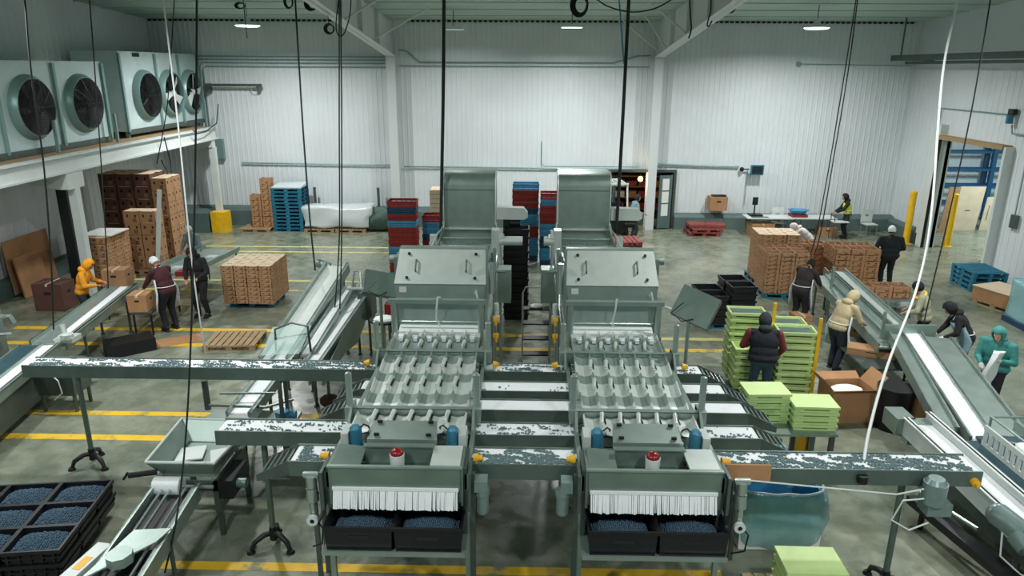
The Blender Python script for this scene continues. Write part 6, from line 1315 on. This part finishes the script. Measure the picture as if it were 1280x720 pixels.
hang('dark cable beside the white cord over the far fans', [(218, 0, 22), (213, 80, 22), (208, 140, 22), (196, 205, 22)], 0.0158)
hang('long black cable running from the ceiling down to the lower left feeder', [(246, 0, 8.4), (245, 150, 8.3), (241, 350, 8.1), (234, 520, 8.0), (222, 640, 7.6), (206, 716, 7.35)], 0.0122)
hang('black cable ending at the head of the triple incline', [(369, 0, 15.6), (378, 150, 15.6), (387, 270, 15.6), (394, 338, 15.6)], 0.0187)
hang('left one of the twin cables over the triple incline', [(424, 0, 14.5), (424, 150, 14.5), (424, 300, 14.6), (417, 400, 14.3), (413, 425, 14.2)], 0.0144)
hang('right one of the twin cables over the triple incline', [(426, 0, 14.4), (427, 150, 14.4), (427, 300, 14.4), (424, 400, 14.1), (420, 425, 14)], 0.0144)
hang('thick black cable reaching the left sorting line tower', [(555, 0, 18.1), (554, 120, 18.1), (552, 230, 18.1), (551, 290, 18.1)], 0.042)
hang('thick black cable reaching the right sorting line tower', [(786, 0, 18.1), (780, 120, 18.1), (774, 230, 18.1), (770, 290, 18.1)], 0.042)
hang('light blue hose looped beside the thick cable on the right', [(774, 0, 20.6), (777, 40, 20.6), (780, 80, 20.6)], 0.0216, 'bluep')
hang('left strand of the slanting cable pair over the right cartons', [(1070, 0, 16.5), (1056, 90, 16.5), (1036, 210, 16.6), (1021, 290, 16.9), (1013, 318, 17)], 0.0130)
hang('right strand of the slanting cable pair over the right cartons', [(1072, 0, 16.4), (1060, 90, 16.4), (1040, 210, 16.5), (1026, 290, 16.8), (1018, 318, 16.9)], 0.0130)
hang('white hose curving down to the right end of the nearest cross conveyor', [(1197, 0, 14), (1178, 95, 13.6), (1164, 270, 12.4), (1146, 360, 11.6), (1110, 455, 9.6), (1086, 540, 8.2), (1078, 596, 7.5)], 0.0202, 'wcable')
tag(MB().cone((0, 0, -.05), (0, 0, .04), .06, n=10).build('hose_clamp', M['black']), 'black clamp at the bottom end of the white hose', 'clamp').location = PD(1078, 598, 7.46)
hang('black cable slanting down at the right past the wall alarm to conveyor', [(1238, 0, 15), (1216, 130, 15), (1186, 270, 15), (1160, 380, 15), (1142, 460, 14.6), (1118, 500, 14)], 0.0144)
# swags and coils near the ceiling
hang('black cable swagging in a shallow arc below the ceiling at the middle', [(740, -6, 20), (760, 8, 20), (790, 15, 20), (820, 10, 20), (848, -6, 20)], 0.0180, up=False)
hang('black cable looping down in a U left of the left column', [(439, -5, 20), (437, 20, 20), (430, 42, 20), (423, 44, 20), (420, 30, 20), (424, -5, 20)], 0.0158, up=False)
hang('dangling black cable with plug at the right rafter', [(862, -5, 20), (863, 20, 20), (864, 36, 20), (861, 48, 20)], 0.0202, up=False)
hang('dangling cable with hook right of the plug cable', [(889, -5, 20), (888, 15, 20), (884, 30, 20), (886, 33, 20), (890, 26, 20)], 0.0180, up=False)
hang('short black cable with ball end hanging below the far left lamp', [(304, 0, 23.6), (307, 30, 23.6), (309, 48, 23.6)], 0.0130, up=False)
def coil(label, px_, py_, Y, rr, n=5, sq=1.3):
    c = PD(px_, py_, Y); m_ = MB(); c.z = min(c.z, roof(Y)-rr*sq-.16)
    for k in range(n):
        q = rr*(1-.07*k); m_.tube([(c.x+cos(2*pi*a_/24)*q+.01*k, c.y+.02*k, c.z+sin(2*pi*a_/24)*q*sq) for a_ in range(25)], 0.0158, 6)
    m_.tube([(c.x, c.y, c.z+rr*sq*.8), (c.x, c.y, roof(c.y)-.09)], 0.0108, 6)
    return tag(m_.build('cable_coil', M['black'], smooth='all'), label, 'cable coil', 'cable coils under the ceiling')
coil('large black cable coil under the ceiling just right of the middle', 724, 6, 21, .24, 6); coil('cable coil at the top of the left rafter', 388, 5, 20, .16, 5, 1)
coil('small tangled coil below the left rafter', 411, 36, 20.5, .13, 4, 1); coil('small cable coil on the right rafter', 914, 9, 20, .11, 4, 1.2); coil('cable coil at the ceiling left of the left rafter', 360, 2, 20, .11, 3, 1.5); coil('small coil above the far left lamp', 299, 4, 24, .15, 4, .6)
